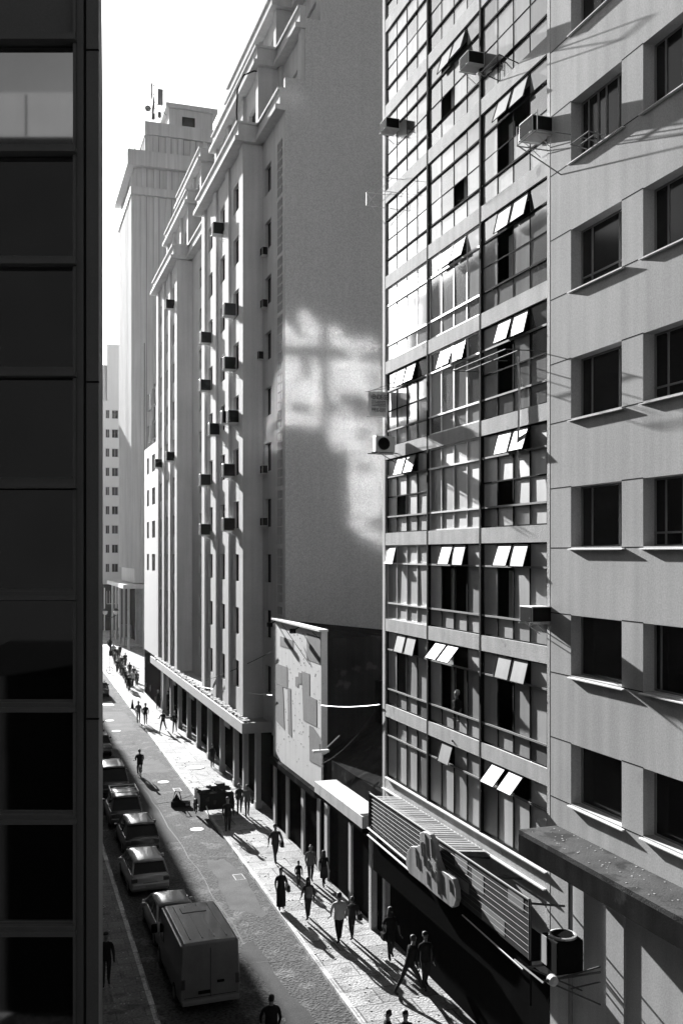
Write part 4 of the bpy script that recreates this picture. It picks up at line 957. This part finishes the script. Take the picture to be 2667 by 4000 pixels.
def van(name, pm, L_=4.9, W=1.95, Hh=2.25, dark=False):
    o = empty(name); hw = W / 2; rings = []
    for (y, wf, zt) in ((-L_ / 2, .95, Hh - .06), (-L_ / 2 + .05, .99, Hh), (-L_ / 4, 1, Hh + .02), (0, 1, Hh + .02), (L_ / 4 - .1, 1, Hh), (L_ / 4 + .25, .97, Hh - .15), (L_ / 2 - .5, .94, 1.15), (L_ / 2 - .05, .9, .95), (L_ / 2, .85, .75)):
        w_ = hw * wf; rings.append([(-w_ * .95, y, .28), (-w_, y, .4), (-w_, y, min(1.1, zt * .8)), (-w_ * .95, y, zt - .10), (-w_ * .86, y, zt), (0, y, zt + .015), (w_ * .86, y, zt), (w_ * .95, y, zt - .10), (w_, y, min(1.1, zt * .8)), (w_, y, .4), (w_ * .95, y, .28)])
    loft(rings).build('body', pm, o, bevel=.02)
    g_ = MB()
    for s in (-1, 1): g_.tube([(s * hw * .955, -L_ / 2 + .05, Hh - .06), (s * hw * .955, L_ / 4 - .1, Hh - .06)], .028, 5)
    g_.build('roof_gutter', 'white_frame' if not dark else 'grey_frame', o)
    g_ = MB()
    for i in range(4): x = -hw * .6 + hw * .4 * i; g_.box(x - .02, x + .02, -L_ / 2 + .3, L_ / 4 - .3, Hh + .0, Hh + .035)
    g_.box(-.42, .42, -L_ / 2 + 2.6, -L_ / 2 + 3.1, Hh + .005, Hh + .05); g_.build('roof_rib', pm, o, bevel=.01)
    r_ = MB(); r_.box(-.008, .008, -L_ / 2 - .006, -L_ / 2 + .02, .5, Hh - .2); r_.box(-hw * .86, hw * .86, -L_ / 2 - .006, -L_ / 2 + .02, .52, .535); r_.build('door_seam', 'black', o)
    MB().box(-hw * .4, hw * .0, -L_ / 2 - .035, -L_ / 2 - .004, .62, .72).build('licence_plate', 'black', o)
    MB().box(hw * .22, hw * .45, -L_ / 2 - .04, -L_ / 2 - .003, .92, .99).build('door_handle', 'black', o)
    MB().box(-hw * .95, hw * .95, -L_ / 2 - .12, -L_ / 2 + .05, .32, .47).build('rear_bumper', 'grey_frame', o, bevel=.03)
    for s in (-1, 1):
        MB().box(s * hw * .9 - .07, s * hw * .9 + .07, -L_ / 2 - .01, -L_ / 2 + .06, .8, 1.15).build('tail_light', 'car_dark', o, bevel=.02)
        MB().box(s * (hw + .14) - .1, s * (hw + .14) + .1, L_ / 4 + .45, L_ / 4 + .55, 1.15, 1.45).build('side_mirror', 'black', o, bevel=.03)
        MB().box(s * (hw + .003) - .004, s * (hw + .003) + .004, L_ / 4 - .6, L_ / 4 + .15, 1.15, 1.75).build('side_window', 'dark_pane', o)
        MB().box(s * hw * .7 - .14, s * hw * .7 + .14, L_ / 2 - .08, L_ / 2 + .01, .68, .86).build('headlight', 'lamp_glass', o, bevel=.02)
        for y in (-.29 * L_, .33 * L_): wheel(o, s * (hw - .09), y, .34)
    MB().add([(-hw * .85, L_ / 4 + .27, Hh - .2), (hw * .85, L_ / 4 + .27, Hh - .2), (hw * .82, L_ / 2 - .52, 1.2), (-hw * .82, L_ / 2 - .52, 1.2)], [(0, 1, 2, 3)]).build('windscreen', 'dark_pane', o).location = (0, .03, .03)
    return o
def park(o, x, y, lab, cat, rz=0.0):
    o.location = (x, y, -.12); o.rotation_euler = (0, 0, rz); tag(o, lab, cat, 'vehicles parked along the left kerb')
park(van('parked_van', 'car_van'), 6.0, 33.55, 'dusty pale panel van seen from behind, nearest parked vehicle', 'van', .02)
park(car('parked_car', 'sedan', 'car_silver', 4.15, 1.66, 1.42), 5.85, 38.2, 'pale hatchback mostly hidden in front of the panel van', 'car', .03)
park(car('parked_car', 'hatch', 'car_silver', 4.0, 1.68, 1.44), 5.6, 44.3, 'silver car showing its whole tailgate, second ahead of the van', 'car', .03)
park(car('parked_car', 'hatch', 'car_black', 4.1, 1.72, 1.5), 6.0, 50.0, 'black car with bright glare on its roof, just beyond the silver one', 'car', .02)
pk = car('parked_car', 'hatch', 'car_dark', 4.2, 1.74, 1.62); park(pk, 5.85, 55.2, 'dark estate car with a flat roof rack between two black vehicles', 'car')
rk = MB()
for s in (-.7, .7): rk.tube([(s, -1.4, 1.80), (s, .3, 1.80)], .025, 5)
for y in (-1.4, -.5, .3): rk.tube([(-.7, y, 1.80), (.7, y, 1.80)], .025, 5); rk.tube([(.7, y, 1.68), (.7, y, 1.80)], .02, 4); rk.tube([(-.7, y, 1.68), (-.7, y, 1.80)], .02, 4)
rk.build('roof_rack', 'white_frame', pk)
park(car('parked_car', 'hatch', 'car_black', 4.8, 1.9, 1.75), 5.85, 62.4, 'big black off-roader with shining windscreen edge beside the cyclist', 'car')
park(car('parked_car', 'sedan', 'car_black', 4.3), 6.1, 74.0, 'black saloon with a small mirror, beyond the black off-roader', 'car')
park(car('parked_car', 'sedan', 'car_dark', 4.3), 6.2, 81, 'dark grey saloon second from the far end of the parked row', 'car')
park(car('parked_car', 'hatch', 'car_black', 4.1), 8.7, 104, 'farthest parked car, black, in the sunlit far stretch of road', 'car')
fv = van('parked_van', 'car_dark', 4.8, 2.0, 2.3, True); fv.location = (18.7, 172, -.1); tag(fv, 'dark van standing in the shade below the far building', 'van')

# ================================================================== people
CL = ['skin', 'black_cloth', 'dark_cloth', 'black', 'light_cloth']
def skin_mesh(nodes, edges, radii, sub=1):
    me = bpy.data.meshes.new('body'); me.from_pydata(nodes, edges, []); o = bpy.data.objects.new('tmp', me); C.objects.link(o)
    m = o.modifiers.new('s', 'SKIN'); m.use_smooth_shade = True
    sv = me.skin_vertices[0].data
    for i, r in enumerate(radii): sv[i].radius = (r[0], r[1]) if isinstance(r, tuple) else (r, r)
    for i in range(len(radii)): sv[i].use_root = (i == 0)
    if sub: s_ = o.modifiers.new('u', 'SUBSURF'); s_.levels = s_.render_levels = sub
    dg = bpy.context.evaluated_depsgraph_get(); dg.update(); r_ = bpy.data.meshes.new_from_object(o.evaluated_get(dg)); bpy.data.objects.remove(o); bpy.data.meshes.remove(me); return r_
def person(x, y, h, rz, lab, stride=.25, top='black_cloth', low='dark_cloth', skirt=False, hair='short', arms=(.15, -.15), bend=(.2, .2), z=0.0, lean=0.0, cap=False, coat=False, seated=False, phase=1, hi=True, group=None, sleeve='short', build=1.0, loc=None, kids=None, raise_arm=None):
    """pose in a 1.75 m frame facing +y, scaled to h"""
    root = empty('person', loc or (x, y, z), rz, lab, 'person', group); S = h / 1.75; root.scale = (S, S, S)
    st = stride * .42; b_ = build
    N = []; E = []; Rr = []
    rp = random.Random(lab + str(x)); tw = rp.uniform(-.05, .05); arms = tuple(a_ + rp.uniform(-.15, .15) for a_ in arms); bend = tuple(a_ + rp.uniform(-.1, .35) for a_ in bend)
    def n(p, r, prev=None):
        p = (p[0] + tw * max(0, 1.05 - abs(p[2] - 1.0)) * .4, p[1], p[2])
        N.append(p); Rr.append(r)
        if prev is not None: E.append((prev, len(N) - 1))
        return len(N) - 1
    ly = lean
    pel = n((0, 0, .98), (.145 * b_, .105 * b_)); wa = n((0, ly * .3, 1.12), (.13 * b_, .095 * b_), pel); ch = n((0, ly * .7, 1.30), (.155 * b_, .11 * b_), wa)
    nk0 = n((0, ly, 1.44), (.085, .07), ch); nk = n((0, ly * 1.05, 1.52), .058, nk0)
    hd0 = n((0, ly * 1.1 + .015, 1.60), (.068, .082), nk); hd = n((0, ly * 1.15 + .012, 1.68), (.074, .092), hd0); hd1 = n((0, ly * 1.15, 1.745), (.045, .055), hd)
    if seated: legs = ((1, .36, .30, .70, -.62), (-1, .30, .34, .52, -.35))
    for s in (-1, 1):
        f = s * phase * st
        hip = n((s * .09, 0, .92), .098 * b_, pel)
        if seated:
            kz = .70 if s > 0 else .58; kn = n((s * .13, .42, kz), .058, hip); an = n((s * .12, .22, kz - .42), .038, kn); n((s * .12, .38, kz - .44), .034, an)
        else:
            kn = n((s * .095, f * .55 + .03, .51), .070 * b_, hip); lift = .05 if f < -.04 else 0
            an = n((s * .095, f - (.06 if f < -.04 else 0), .105 + lift), .052, kn); n((s * .11, f + .15 - (.04 if f < -.04 else 0), .035), (.036, .03), an)
        sh = n((s * .185 * b_, ly, 1.40), .064, ch)
        ar = arms[0] if s < 0 else arms[1]; be = bend[0] if s < 0 else bend[1]
        if raise_arm == s: el = n((s * .28, ly + .16, 1.28), .04, sh); wr = n((s * .24, ly + .34, 1.36), .029, el); hn = (s * .23, ly + .42, 1.38); dr = Vector((-.1 * s, .95, .3))
        else:
            ex, ey, ez = s * .235 * b_, ly + ar * .5, 1.40 - .29; el = n((ex, ey, ez), .048, sh)
            wy = ey + .25 * math.sin(be + ar); wz = ez - .25 * math.cos(be + ar); wr = n((ex - s * rp.uniform(-.01, .06), wy, wz), .030, el)
            dr = Vector((0, math.sin(be + ar), -math.cos(be + ar))); hn = (ex + s * .01, wy + dr.y * .075, wz + dr.z * .075)
        n(hn, (.040, .022), wr)
        N[-1] = hn
    me = skin_mesh(N, E, Rr, 1 if hi else 0)
    body = bpy.data.objects.new('body', me); C.objects.link(body); body.parent = root
    for k in (M['skin'], M[top], M[low], M['black']): me.materials.append(k)
    for p in me.polygons:
        c = p.center; ax = abs(c.x)
        arm = ax > .20 * b_ and c.z > .7 and c.z < 1.36
        if c.z < .07 and not seated: k = 3
        elif c.z > 1.46: k = 0
        elif arm: k = 1 if (c.z > 1.18 or sleeve == 'long') and c.z > .88 else 0
        elif c.z > .97: k = 1
        else: k = 2
        p.material_index = k
    if hi:                                              # fingers and thumb, nose
        fb = MB()
        for s in (-1, 1):
            a = N[[i for i, p in enumerate(N) if False] and 0 or (15 if s < 0 else len(N) - 1)] if False else None
        hands = [i for i in range(len(N)) if Rr[i] == (.040, .022)]
        for i in hands:
            hx, hy, hz = N[i]; wv = Vector(N[i]) - Vector(N[i - 1]); dv = wv.normalized(); s = -1 if hx < 0 else 1
            for q, ln in ((-.026, .075), (-.009, .085), (.009, .08), (.026, .065)):
                p0 = Vector((hx, hy + q * (abs(dv.z)), hz + q * abs(dv.y))) + dv * .02; fb.tube([p0, p0 + dv * ln * .55, p0 + dv * ln * .95 + Vector((-s * .018, 0, 0))], .0085, 5)
            p0 = Vector((hx, hy + .035, hz)) - dv * .01; fb.tube([p0, p0 + dv * .03 + Vector((-s * .01, .02, 0)), p0 + dv * .055 + Vector((-s * .015, .022, 0))], .0095, 5)
        fb.build('fingers', 'skin', body)
        hz = 1.655; hy = ly * 1.15 + .012
        fb = MB(); fb.prism([(-.012, hy + .085, hz + .03), (.012, hy + .085, hz + .03), (.017, hy + .088, hz - .015), (-.017, hy + .088, hz - .015)], (0, .022, -.004)); fb.build('nose', 'skin', body)
        fb = MB()
        for s in (-1, 1): fb.box(s * .03 - .01, s * .03 + .01, hy + .078, hy + .092, hz + .025, hz + .034)
        fb.box(-.022, .022, hy + .075, hy + .088, hz - .045, hz - .038); fb.build('eyes_and_mouth', 'black', body)
        for s in (-1, 1): MB().box(s * .078 - .008, s * .078 + .008, hy - .02, hy + .015, hz - .01, hz + .045).build('ear', 'skin', body, bevel=.004)
    hy = ly * 1.15
    pr = {'short': [(.03, .135), (.078, .105), (.088, .05), (.086, -.01), (.07, -.045)], 'long': [(.03, .135), (.08, .105), (.094, .05), (.10, -.04), (.115, -.16), (.10, -.27), (.05, -.32)], 'bald': [(.02, .11), (.05, .09)]}[hair]
    hb = MB().lathe((0, hy - .022, 1.66), pr[::-1], 12)
    hm = {'short': 'hair', 'long': 'hair', 'bald': 'skin'}[hair] if not cap else 'light_cloth'
    hb.build('hair' if not cap else 'cap', hm, root, smooth=True)
    if cap: MB().prism([(-.06, hy + .05, 1.72), (.06, hy + .05, 1.72), (.05, hy + .17, 1.705), (-.05, hy + .17, 1.705)], (0, 0, .012)).build('cap_peak', hm, root)
    # loose garment over the torso
    k = b_; L_ = .86 if not coat else .62
    rings = []
    for (zz, rx, ry) in ((L_, .178 * k, .135 * k), (1.0, .170 * k, .125 * k), (1.15, .155 * k, .115 * k), (1.30, .178 * k, .125 * k), (1.40, .185 * k, .105 * k), (1.46, .10 * k, .075)):
        yy_ = ly * (zz - .95) / .5 if zz > .95 else 0
        rings.append([(rx * math.cos(a * math.pi / 7), yy_ + ry * math.sin(a * math.pi / 7) + .004 * math.sin(a * 3 + zz * 20), zz + .012 * math.sin(a * 2.3)) for a in range(14)])
    sh_ = loft(rings); sh_.f = sh_.f[:-2] + [sh_.f[-1]]; sh_.t = sh_.t[:len(sh_.f)]; sh_.m = sh_.m[:len(sh_.f)]; sh_.build('shirt' if not coat else 'coat', top, root, smooth=True)
    if skirt:
        rings = []
        for (zz, rx, ry) in ((.42 if skirt == 1 else .16, .20, .17), (.6, .20, .165), (.8, .195, .15), (.98, .172, .128), (1.05, .15, .112)):
            rings.append([(rx * math.cos(a * math.pi / 8) * (1 + .05 * math.sin(a * 2.7)), ry * math.sin(a * math.pi / 8), zz) for a in range(16)])
        loft(rings).build('skirt', low if skirt == 1 else top, root, smooth=True)
    return root
def put(u, v, vt, rz, lab, **k):
    z = k.pop('zg', 0.0); x, y = ground(u, v, z)
    h = (v - vt) / (v - VH) * (H - z); h = min(max(h, 1.5 if not k.pop('child', False) else 1.05), 1.84); return person(x, y, h, rz, lab, z=z, **k)
PI = math.pi
BKG = 'walkers on the sunlit sidewalk'
put(1075, 3370, 3222, PI + .2, 'man in dark clothes walking with swinging arms beside the shops, first past the handcart', stride=.5, build=1.1, arms=(.25, -.25), sleeve='long', top='dark_cloth')
put(1098, 3553, 3392, PI, 'woman in a long narrow dark dress walking on the kerb side, above the longest shadows', stride=.15, skirt=2, low='black_cloth', hair='short')
put(1213, 3450, 3302, PI - .1, 'adult in a lighter shirt with sun-rimmed head, holding a small child by the hand', stride=.45, top='grey_cloth', build=1.08, hair='bald', arms=(.1, .1))
put(1166, 3463, 3364, PI, 'small child walking hand in hand on the left of the adult in the lighter shirt', child=True, stride=.3)
put(1265, 3460, 3340, PI, 'woman with bare legs and skirt half hidden in shade behind the adult with the child', skirt=1, stride=.5, hair='long')
wb = put(1203, 3592, 3428, 0, 'woman in slim dark trousers with long hair and a backpack, seen from behind', stride=.5, hair='long', top='dark_cloth', sleeve='long')
man = put(1325, 3682, 3487, 0, 'man in a pale boxy shirt walking away beside a short-haired woman', stride=.45, top='light_cloth', low='black_cloth', build=1.18)
put(1375, 3670, 3505, 0.1, 'short-haired woman walking close on the right of the man in the pale shirt', stride=.4, top='dark_cloth', hair='short', cap=False)
put(1525, 3745, 3547, PI, 'dark figure in a hood walking in the shade beneath the striped shop sign', stride=.3, coat=True, top='black_cloth', hair='long')
put(1598, 3880, 3660, -1.2, 'bent figure striding with a wide step at the lower right of the sidewalk', stride=1.15, lean=.16, top='black_cloth', sleeve='long')
put(1660, 3860, 3632, PI, 'tall dark figure just behind the striding one, against the shopfront', stride=.3, top='black_cloth', sleeve='long')
for u, v, c, lab in ((1515, 3955, True, 'person wearing a cap at the bottom edge, only head and shoulders in view'), (1583, 3958, False, 'bare-headed person at the bottom edge right of the one in a cap')):
    x, y = ground(u, v, 1.68); person(x, y, 1.72, PI / 2 if c else PI, lab, cap=False, stride=.3)
x, y = ground(1060, 3892, 1.6); person(x, y, 1.74, 0, 'dark broad-shouldered person in the road behind the van, cut by the bottom edge', z=-.12, build=1.15, sleeve='long')
x, y = ground(415, 3645, 1.75); person(x, y, 1.75, PI, 'lone person walking on the shaded left sidewalk beside the dark tower', stride=.2, sleeve='long')
put(890, 3254, 3112, PI, 'man in dark shirt standing on the kerb in front of the loaded handcart', stride=.1, zg=-.12, sleeve='long', build=1.1)
put(935, 3178, 3063, PI - .2, 'left one of the two people standing right of the handcart', stride=.35, top='dark_cloth')
put(966, 3190, 3068, PI, 'right one of the two people standing right of the handcart, in shorts', stride=.3, top='grey_cloth', low='black_cloth')
put(830, 2998, 2908, PI, 'person standing in front of a dark doorway below the middle of the long canopy', stride=.2)
put(542, 2824, 2737, PI, 'left one of two men side by side in the sunlit road, in a grey shirt', stride=.2, top='grey_cloth', cap=True)
put(569, 2830, 2748, PI, 'right one of two men side by side in the sunlit road, all in black', stride=.3)
rn = put(638, 2856, 2776, PI - .5, 'person hurrying across the bright sidewalk with a flat box under the arm', stride=1.1, arms=(.2, .4), bend=(.8, .9))
put(683, 2862, 2780, PI - .3, 'person with one arm raised, walking right of the one with the box', stride=.7, raise_arm=1, low='denim')
put(618, 2772, 2696, PI, 'person in a pale cap standing by the shop columns near the canopy end', stride=.2, cap=True)
put(657, 2776, 2700, PI, 'person in black just right of the pale capped one at the shop columns', stride=.3, skirt=1)
crowd = [(452, 2575, .4), (476, 2640, .5), (466, 2612, .3), (505, 2700, .3), (492, 2670, .3), (444, 2562, .4), (469, 2567, .6), (449, 2597, .3), (459, 2626, .4), (471, 2629, .3), (485, 2653, .3), (499, 2688, .4), (517, 2682, .5), (535, 2680, .3), (490, 2602, .6), (508, 2640, .3), (523, 2660, .2), (463, 2584, .2), (478, 2612, .3), (582, 2712, .2), (596, 2728, .3)]
for i, (u, v, s) in enumerate(crowd):
    x, y = ground(u, v); person(x, y, random.uniform(1.6, 1.78), PI * (i % 3 != 0), 'dark walker in the distant crowd on the sunlit far sidewalk', stride=s * 1.4, hi=False, hair='long' if i % 4 == 1 else 'short', top=random.choice(['black_cloth', 'black_cloth', 'dark_cloth', 'grey_cloth']), group='distant crowd of walkers on the sunlit sidewalk')
# person in the window of the glass building
yy, z = onx(1785, 2725, 13.5); person(13.62, yy + .1, 1.65, PI / 2 + .3, 'grey-haired person leaning out of an open window of the glass building', z=z - 1.45, top='black_cloth', hair='short', lean=.1)
hh = [q for q in C.objects if q.name.startswith('hair') and q.parent and 'grey-haired' in q.parent.get('label', '')]
for q in hh: q.data.materials.clear(); q.data.materials.append(M['white_cloth'])
# carried things
bx_, by_, bz = wb.location; tag(MB().add(*(lambda m_: (m_.v, m_.f))(loft([[(bx_ + .15 * math.cos(a * PI / 5) * q, by_ - .17 + .08 * math.sin(a * PI / 5) * q, zz) for a in range(10)] for zz, q in ((.92, .7), (.98, 1), (1.2, 1), (1.3, .85), (1.36, .5))]))).build('backpack', 'grey_cloth', smooth=True), 'soft grey backpack worn by the long-haired woman', 'backpack')
x, y = ground(638, 2856); mb = MB(); mb.box(x + .25, x + .8, y - .1, y + .45, 1.0, 1.12); o = mb.build('carried_box', 'dark_cloth', bevel=.01); tag(o, 'flat dark box under the arm of the hurrying person', 'box')

def bag(u, v, dx, lab, zg=0.0):
    x, y = ground(u, v, zg); o = empty('shoulder_bag', (x + dx, y - .02, zg), 0, lab, 'bag', 'bags carried by the walkers')
    MB().box(-.07, .07, -.16, .16, .72, .98).build('bag_body', 'black_cloth', o, bevel=.03); MB().tube([(0, -.12, .97), (-dx * .2, -.05, 1.25), (-dx * .6, 0, 1.46), (-dx * .2, .06, 1.25), (0, .12, .97)], .012, 5).build('strap', 'black_cloth', o)
bag(1075, 3370, .30, 'dark shoulder bag on the man with swinging arms'); bag(1098, 3553, .28, 'dark shoulder bag on the woman in the long dress'); bag(1375, 3670, .29, 'dark handbag of the short-haired woman beside the pale shirt')
bag(1525, 3745, -.28, 'dark bag of the hooded figure under the striped sign'); bag(966, 3190, .27, 'bag on the right one of the pair by the handcart')
# ================================================================== cyclist
cx_, cy_ = ground(546, 3032, -.12)
BI = empty('bicycle', (cx_, cy_, -.12), 0, 'bicycle ridden away from the viewer in the middle of the road', 'bicycle')
def ring(c, r, t, n=22):
    mb = MB(); mb.tube([(c[0], c[1] + r * math.cos(2 * PI * i / n), c[2] + r * math.sin(2 * PI * i / n)) for i in range(n + 1)], t, 5); return mb
for y in (-.52, .52):
    w_ = ring((0, y, .33), .33, .02).build('wheel', 'rubber', BI); s_ = MB()
    for i in range(8): a = PI * i / 8; s_.tube([(0, y + .32 * math.cos(a), .33 + .32 * math.sin(a)), (0, y - .32 * math.cos(a), .33 - .32 * math.sin(a))], .002, 3)
    s_.build('spokes', 'grey_frame', w_)
mb = MB()
for a, b in (((0, -.52, .33), (0, -.05, .30)), ((0, -.05, .30), (0, -.2, .82)), ((0, -.2, .76), (0, .36, .80)), ((0, .38, .72), (0, -.05, .30)), ((0, .34, .92), (0, .52, .33)), ((0, -.52, .33), (0, -.2, .74))): mb.tube([a, b], .018, 6)
mb.build('frame', 'car_dark', BI)
MB().tube([(-.3, .22, 1.0), (-.22, .33, 1.0), (0, .36, .97), (.22, .33, 1.0), (.3, .22, 1.0)], .014, 6).build('handlebar', 'grey_frame', BI); MB().box(-.07, .07, -.34, -.08, .86, .91).build('saddle', 'black', BI, bevel=.02)
mb = MB(); mb.tube([(-.13, -.05, .18), (-.03, -.05, .18), (-.03, -.05, .42), (.0, -.05, .30)], .012, 5); mb.box(-.18, -.08, -.1, 0, .16, .19); mb.box(.08, .18, -.1, 0, .41, .44); mb.build('pedal_crank', 'grey_frame', BI)
cyc = person(cx_, cy_ - .2, 1.75, 0, 'cyclist with a cap riding away from the viewer, shadow stretched behind', z=-.12 - .02, seated=True, lean=.22, arms=(.5, .5), bend=(.5, .5), cap=False, build=1.12, top='black_cloth', sleeve='long')

# ================================================================== handcart with scrap
hx, hy = ground(838, 3170, -.0)
HC = empty('handcart', (hx, hy, -.0), 0, 'two-wheeled wooden handcart piled with scrap at the kerb', 'cart')
mb = MB(); mb.box(-.95, .95, -.75, 1.0, .5, .56); mb.box(-.95, -.9, -.75, 1.0, .56, 1.15); mb.box(.9, .95, -.75, 1.0, .56, 1.15); mb.box(-.9, .9, -.75, -.7, .3, 1.2); mb.box(-.9, .9, .95, 1.0, .56, 1.15); mb.build('tray', 'black_cloth', HC)
for s in (-1, 1):
    w_ = ring((s * 1.05, .1, .38), .38, .05).build('wheel', 'rubber', HC)
    q = MB(); 
    for i in range(4): a = PI * i / 4; q.tube([(s * 1.05, .1 + .36 * math.cos(a), .38 + .36 * math.sin(a)), (s * 1.05, .1 - .36 * math.cos(a), .38 - .36 * math.sin(a))], .012, 4)
    q.build('spokes', 'metal_rust', w_)
mb = MB()
for s in (-.6, .6): mb.tube([(s, -.7, .55), (s, -1.5, .22)], .03, 5)
mb.tube([(-.6, -1.5, .22), (.6, -1.5, .22)], .03, 5); mb.tube([(.95, .3, 1.1), (1.7, .2, 1.15)], .02, 4); mb.tube([(1.7, .2, .8), (1.7, .2, 1.25)], .02, 4); mb.tube([(.95, .3, .85), (1.7, .2, .9)], .02, 4); mb.build('handle', 'white_frame', HC)
rs = random.Random(2); mb = MB()
for i in range(70):
    x, y, z = rs.uniform(-.8, .8), rs.uniform(-.6, .9), rs.uniform(.6, 1.45) - .2 * abs(rs.uniform(-1, 1)); s = rs.uniform(.08, .28)
    mt = Matrix.Rotation(rs.uniform(0, 3), 3, 'Z') @ Matrix.Rotation(rs.uniform(-.6, .6), 3, 'X'); c = [mt @ Vector((a * s, b * s * rs.uniform(.5, 1.2), d * s * .5)) + Vector((x, y, z)) for a in (-1, 1) for b in (-1, 1) for d in (-1, 1)]
    mb.add(c, [(0, 1, 3, 2), (4, 6, 7, 5), (0, 4, 5, 1), (2, 3, 7, 6), (0, 2, 6, 4), (1, 5, 7, 3)], rs.choice((.2, .4, 1, 1.6, .3, .3)))
M['scrap'] = mat('scrap_load', .10, .8, .3, 4, 0, 0, tone=True)
tag(mb.build('scrap_load', 'scrap', None), 'heap of scrap and folded cardboard loaded on the handcart', 'scrap', kind='stuff').location = (hx, hy, 0)
rs = random.Random(4); mb = MB()
for i in range(60):
    x, y = hx + rs.gauss(-.2, .5), hy + rs.uniform(1.1, 2.2); s = rs.uniform(.03, .1); mb.box(x - s, x + s, y - s, y + s, 0, s)
tag(mb.build('rubble', 'rubble'), kind='stuff')
# crate lying in the road
x, y = ground(708, 3150, -.12); CR = empty('tool_crate', (x, y, -.12), -.35, 'open dark crate with a raised flap left in the road before the handcart', 'crate')
mb = MB(); mb.box(-.55, .5, -.2, .2, 0, .05); mb.box(-.55, .5, -.2, -.16, .05, .3); mb.box(-.55, .5, .16, .2, .05, .3); mb.box(-.55, -.51, -.2, .2, .05, .3); mb.box(.46, .5, -.2, .2, .05, .3); mb.build('box', 'black_cloth', CR)
mb = MB(); mb.tube([(-.5, .1, .3), (-.35, .1, .85), (-.1, .1, .8), (0, .1, .3)], .035, 5); mb.prism([(-.5, .15, .3), (-.3, .15, .7), (-.05, .15, .3)], (0, .03, 0)); mb.build('handle', 'black_cloth', CR)
# traffic cone, twin street lamp, ring stand
x, y = ground(518, 2767); cn = empty('traffic_cone', (x, y, 0), 0, 'slim dark cone left of the two men in the sunlit road', 'cone')
MB().lathe((0, 0, 0), [(.16, .03), (.03, .85)], 12).build('cone_body', 'black_cloth', cn); MB().box(-.2, .2, -.2, .2, 0, .03).build('base', 'black_cloth', cn)
x, y = ground(433, 2560); SLm = empty('street_lamp', (x, y, 0), 0, 'old cast-iron street lamp with twin globe lanterns at the far corner', 'street lamp')
k = y / (CS * F - SN * (433 - UC)); hz = H + (VH - 2400) * k
MB().lathe((0, 0, 0), [(.28, 0), (.25, .5), (.14, .8), (.12, 2.5), (.09, hz - .4), (.07, hz)], 10).build('post', 'black_cloth', SLm)
MB().tube([(-.75, 0, hz - .05), (-.6, 0, hz - .3), (0, 0, hz - .45), (.6, 0, hz - .3), (.75, 0, hz - .05)], .07, 6).build('arm', 'black_cloth', SLm)
for s in (-.75, .75):
    l_ = MB().lathe((s, 0, hz - .05), [(.12, 0), (.3, .15), (.36, .5), (.2, .62)], 12).build('lantern', 'lamp_glass', SLm); MB().lathe((s, 0, hz + .55), [(.42, 0), (.25, .15), (.04, .32)], 12).build('lantern_cap', 'black_cloth', l_)
x, y = ground(430, 2632); RS = empty('ring_stand', (x, y, 0), 0, 'thin post with a spoked ring at its foot on the sunlit far sidewalk', 'sign post')
mb = MB(); mb.tube([(0, 0, .4), (0, 0, 3.1)], .03, 5); mb.build('post', 'black_cloth', RS)
mb = MB(); n_ = 20; mb.tube([(.4 * math.cos(2 * PI * i / n_), 0, .42 + .4 * math.sin(2 * PI * i / n_)) for i in range(n_ + 1)], .03, 5); mb.tube([(-.4, 0, .42), (.4, 0, .42)], .02, 4); mb.tube([(0, 0, .02), (0, 0, .82)], .02, 4); mb.tube([(-.28, 0, .14), (.28, 0, .7)], .015, 4); mb.build('ring', 'black_cloth', RS)
mb = MB(); mb.tube([(0, 0, 3.1), (0, 0, 3.2)], .02, 4); mb.lathe((0, 0, 3.2), [(.02, 0), (.3, .3), (.3, .7), (.05, .95)], 10); mb.build('sign_head', 'black_cloth', RS)
# overhead wires
def wire(p, q, sag, lab, m='grey_frame', r=.02):
    p, q = Vector(p), Vector(q); mb = MB(); mb.tube([p.lerp(q, t / 12) - Vector((0, 0, sag * 4 * (t / 12) * (1 - t / 12))) for t in range(13)], r, 4); tag(mb.build('overhead_wire', m), lab, 'wire')
def P3(u, v, X): y, z = onx(u, v, X); return (X, y, z)
wire(P3(1255, 2755, 13.35), P3(1482, 2752, 13.35), .08, 'pale cable spanning the gap between the tiled facade and the glass building', 'metal_white', .012)
wire(P3(700, 2660, 12.6), P3(1063, 2715, 13.3), .2, 'thin pale cable running along the long block to the tiled facade', 'metal_white', .014)
wire(P3(800, 2660, 12.7), P3(1062, 2545, 13.3), .1, 'dark cable rising along the long block to the top of the tiled facade', 'dark_frame', .018)
wire(P3(1255, 2985, 13.3), P3(1480, 2760, 13.3), .3, 'slack dark cable in the gap beside the tiled facade', 'dark_frame', .018)

# ================================================================== air
hz_ = MB().box(-60, 90, -100, 320, -1.2, 62).build('haze', 'black'); tag(hz_, kind='stuff')
hm = bpy.data.materials.new('street_haze'); hm.use_nodes = True; n = hm.node_tree.nodes; n.clear()
o_ = n.new('ShaderNodeOutputMaterial'); v_ = n.new('ShaderNodeVolumePrincipled'); v_.inputs['Color'].default_value = (1, 1, 1, 1)
v_.inputs['Density'].default_value = .00003; v_.inputs['Anisotropy'].default_value = .6; hm.node_tree.links.new(v_.outputs[0], o_.inputs['Volume'])
hz_.data.materials.clear(); hz_.data.materials.append(hm)
scn.cycles.volume_bounces = 1
scn.cycles.use_guiding = True; scn.cycles.use_surface_guiding = True; scn.cycles.use_volume_guiding = False; scn.cycles.sample_clamp_indirect = 40; scn.cycles.caustics_reflective = True; scn.cycles.blur_glossy = 0
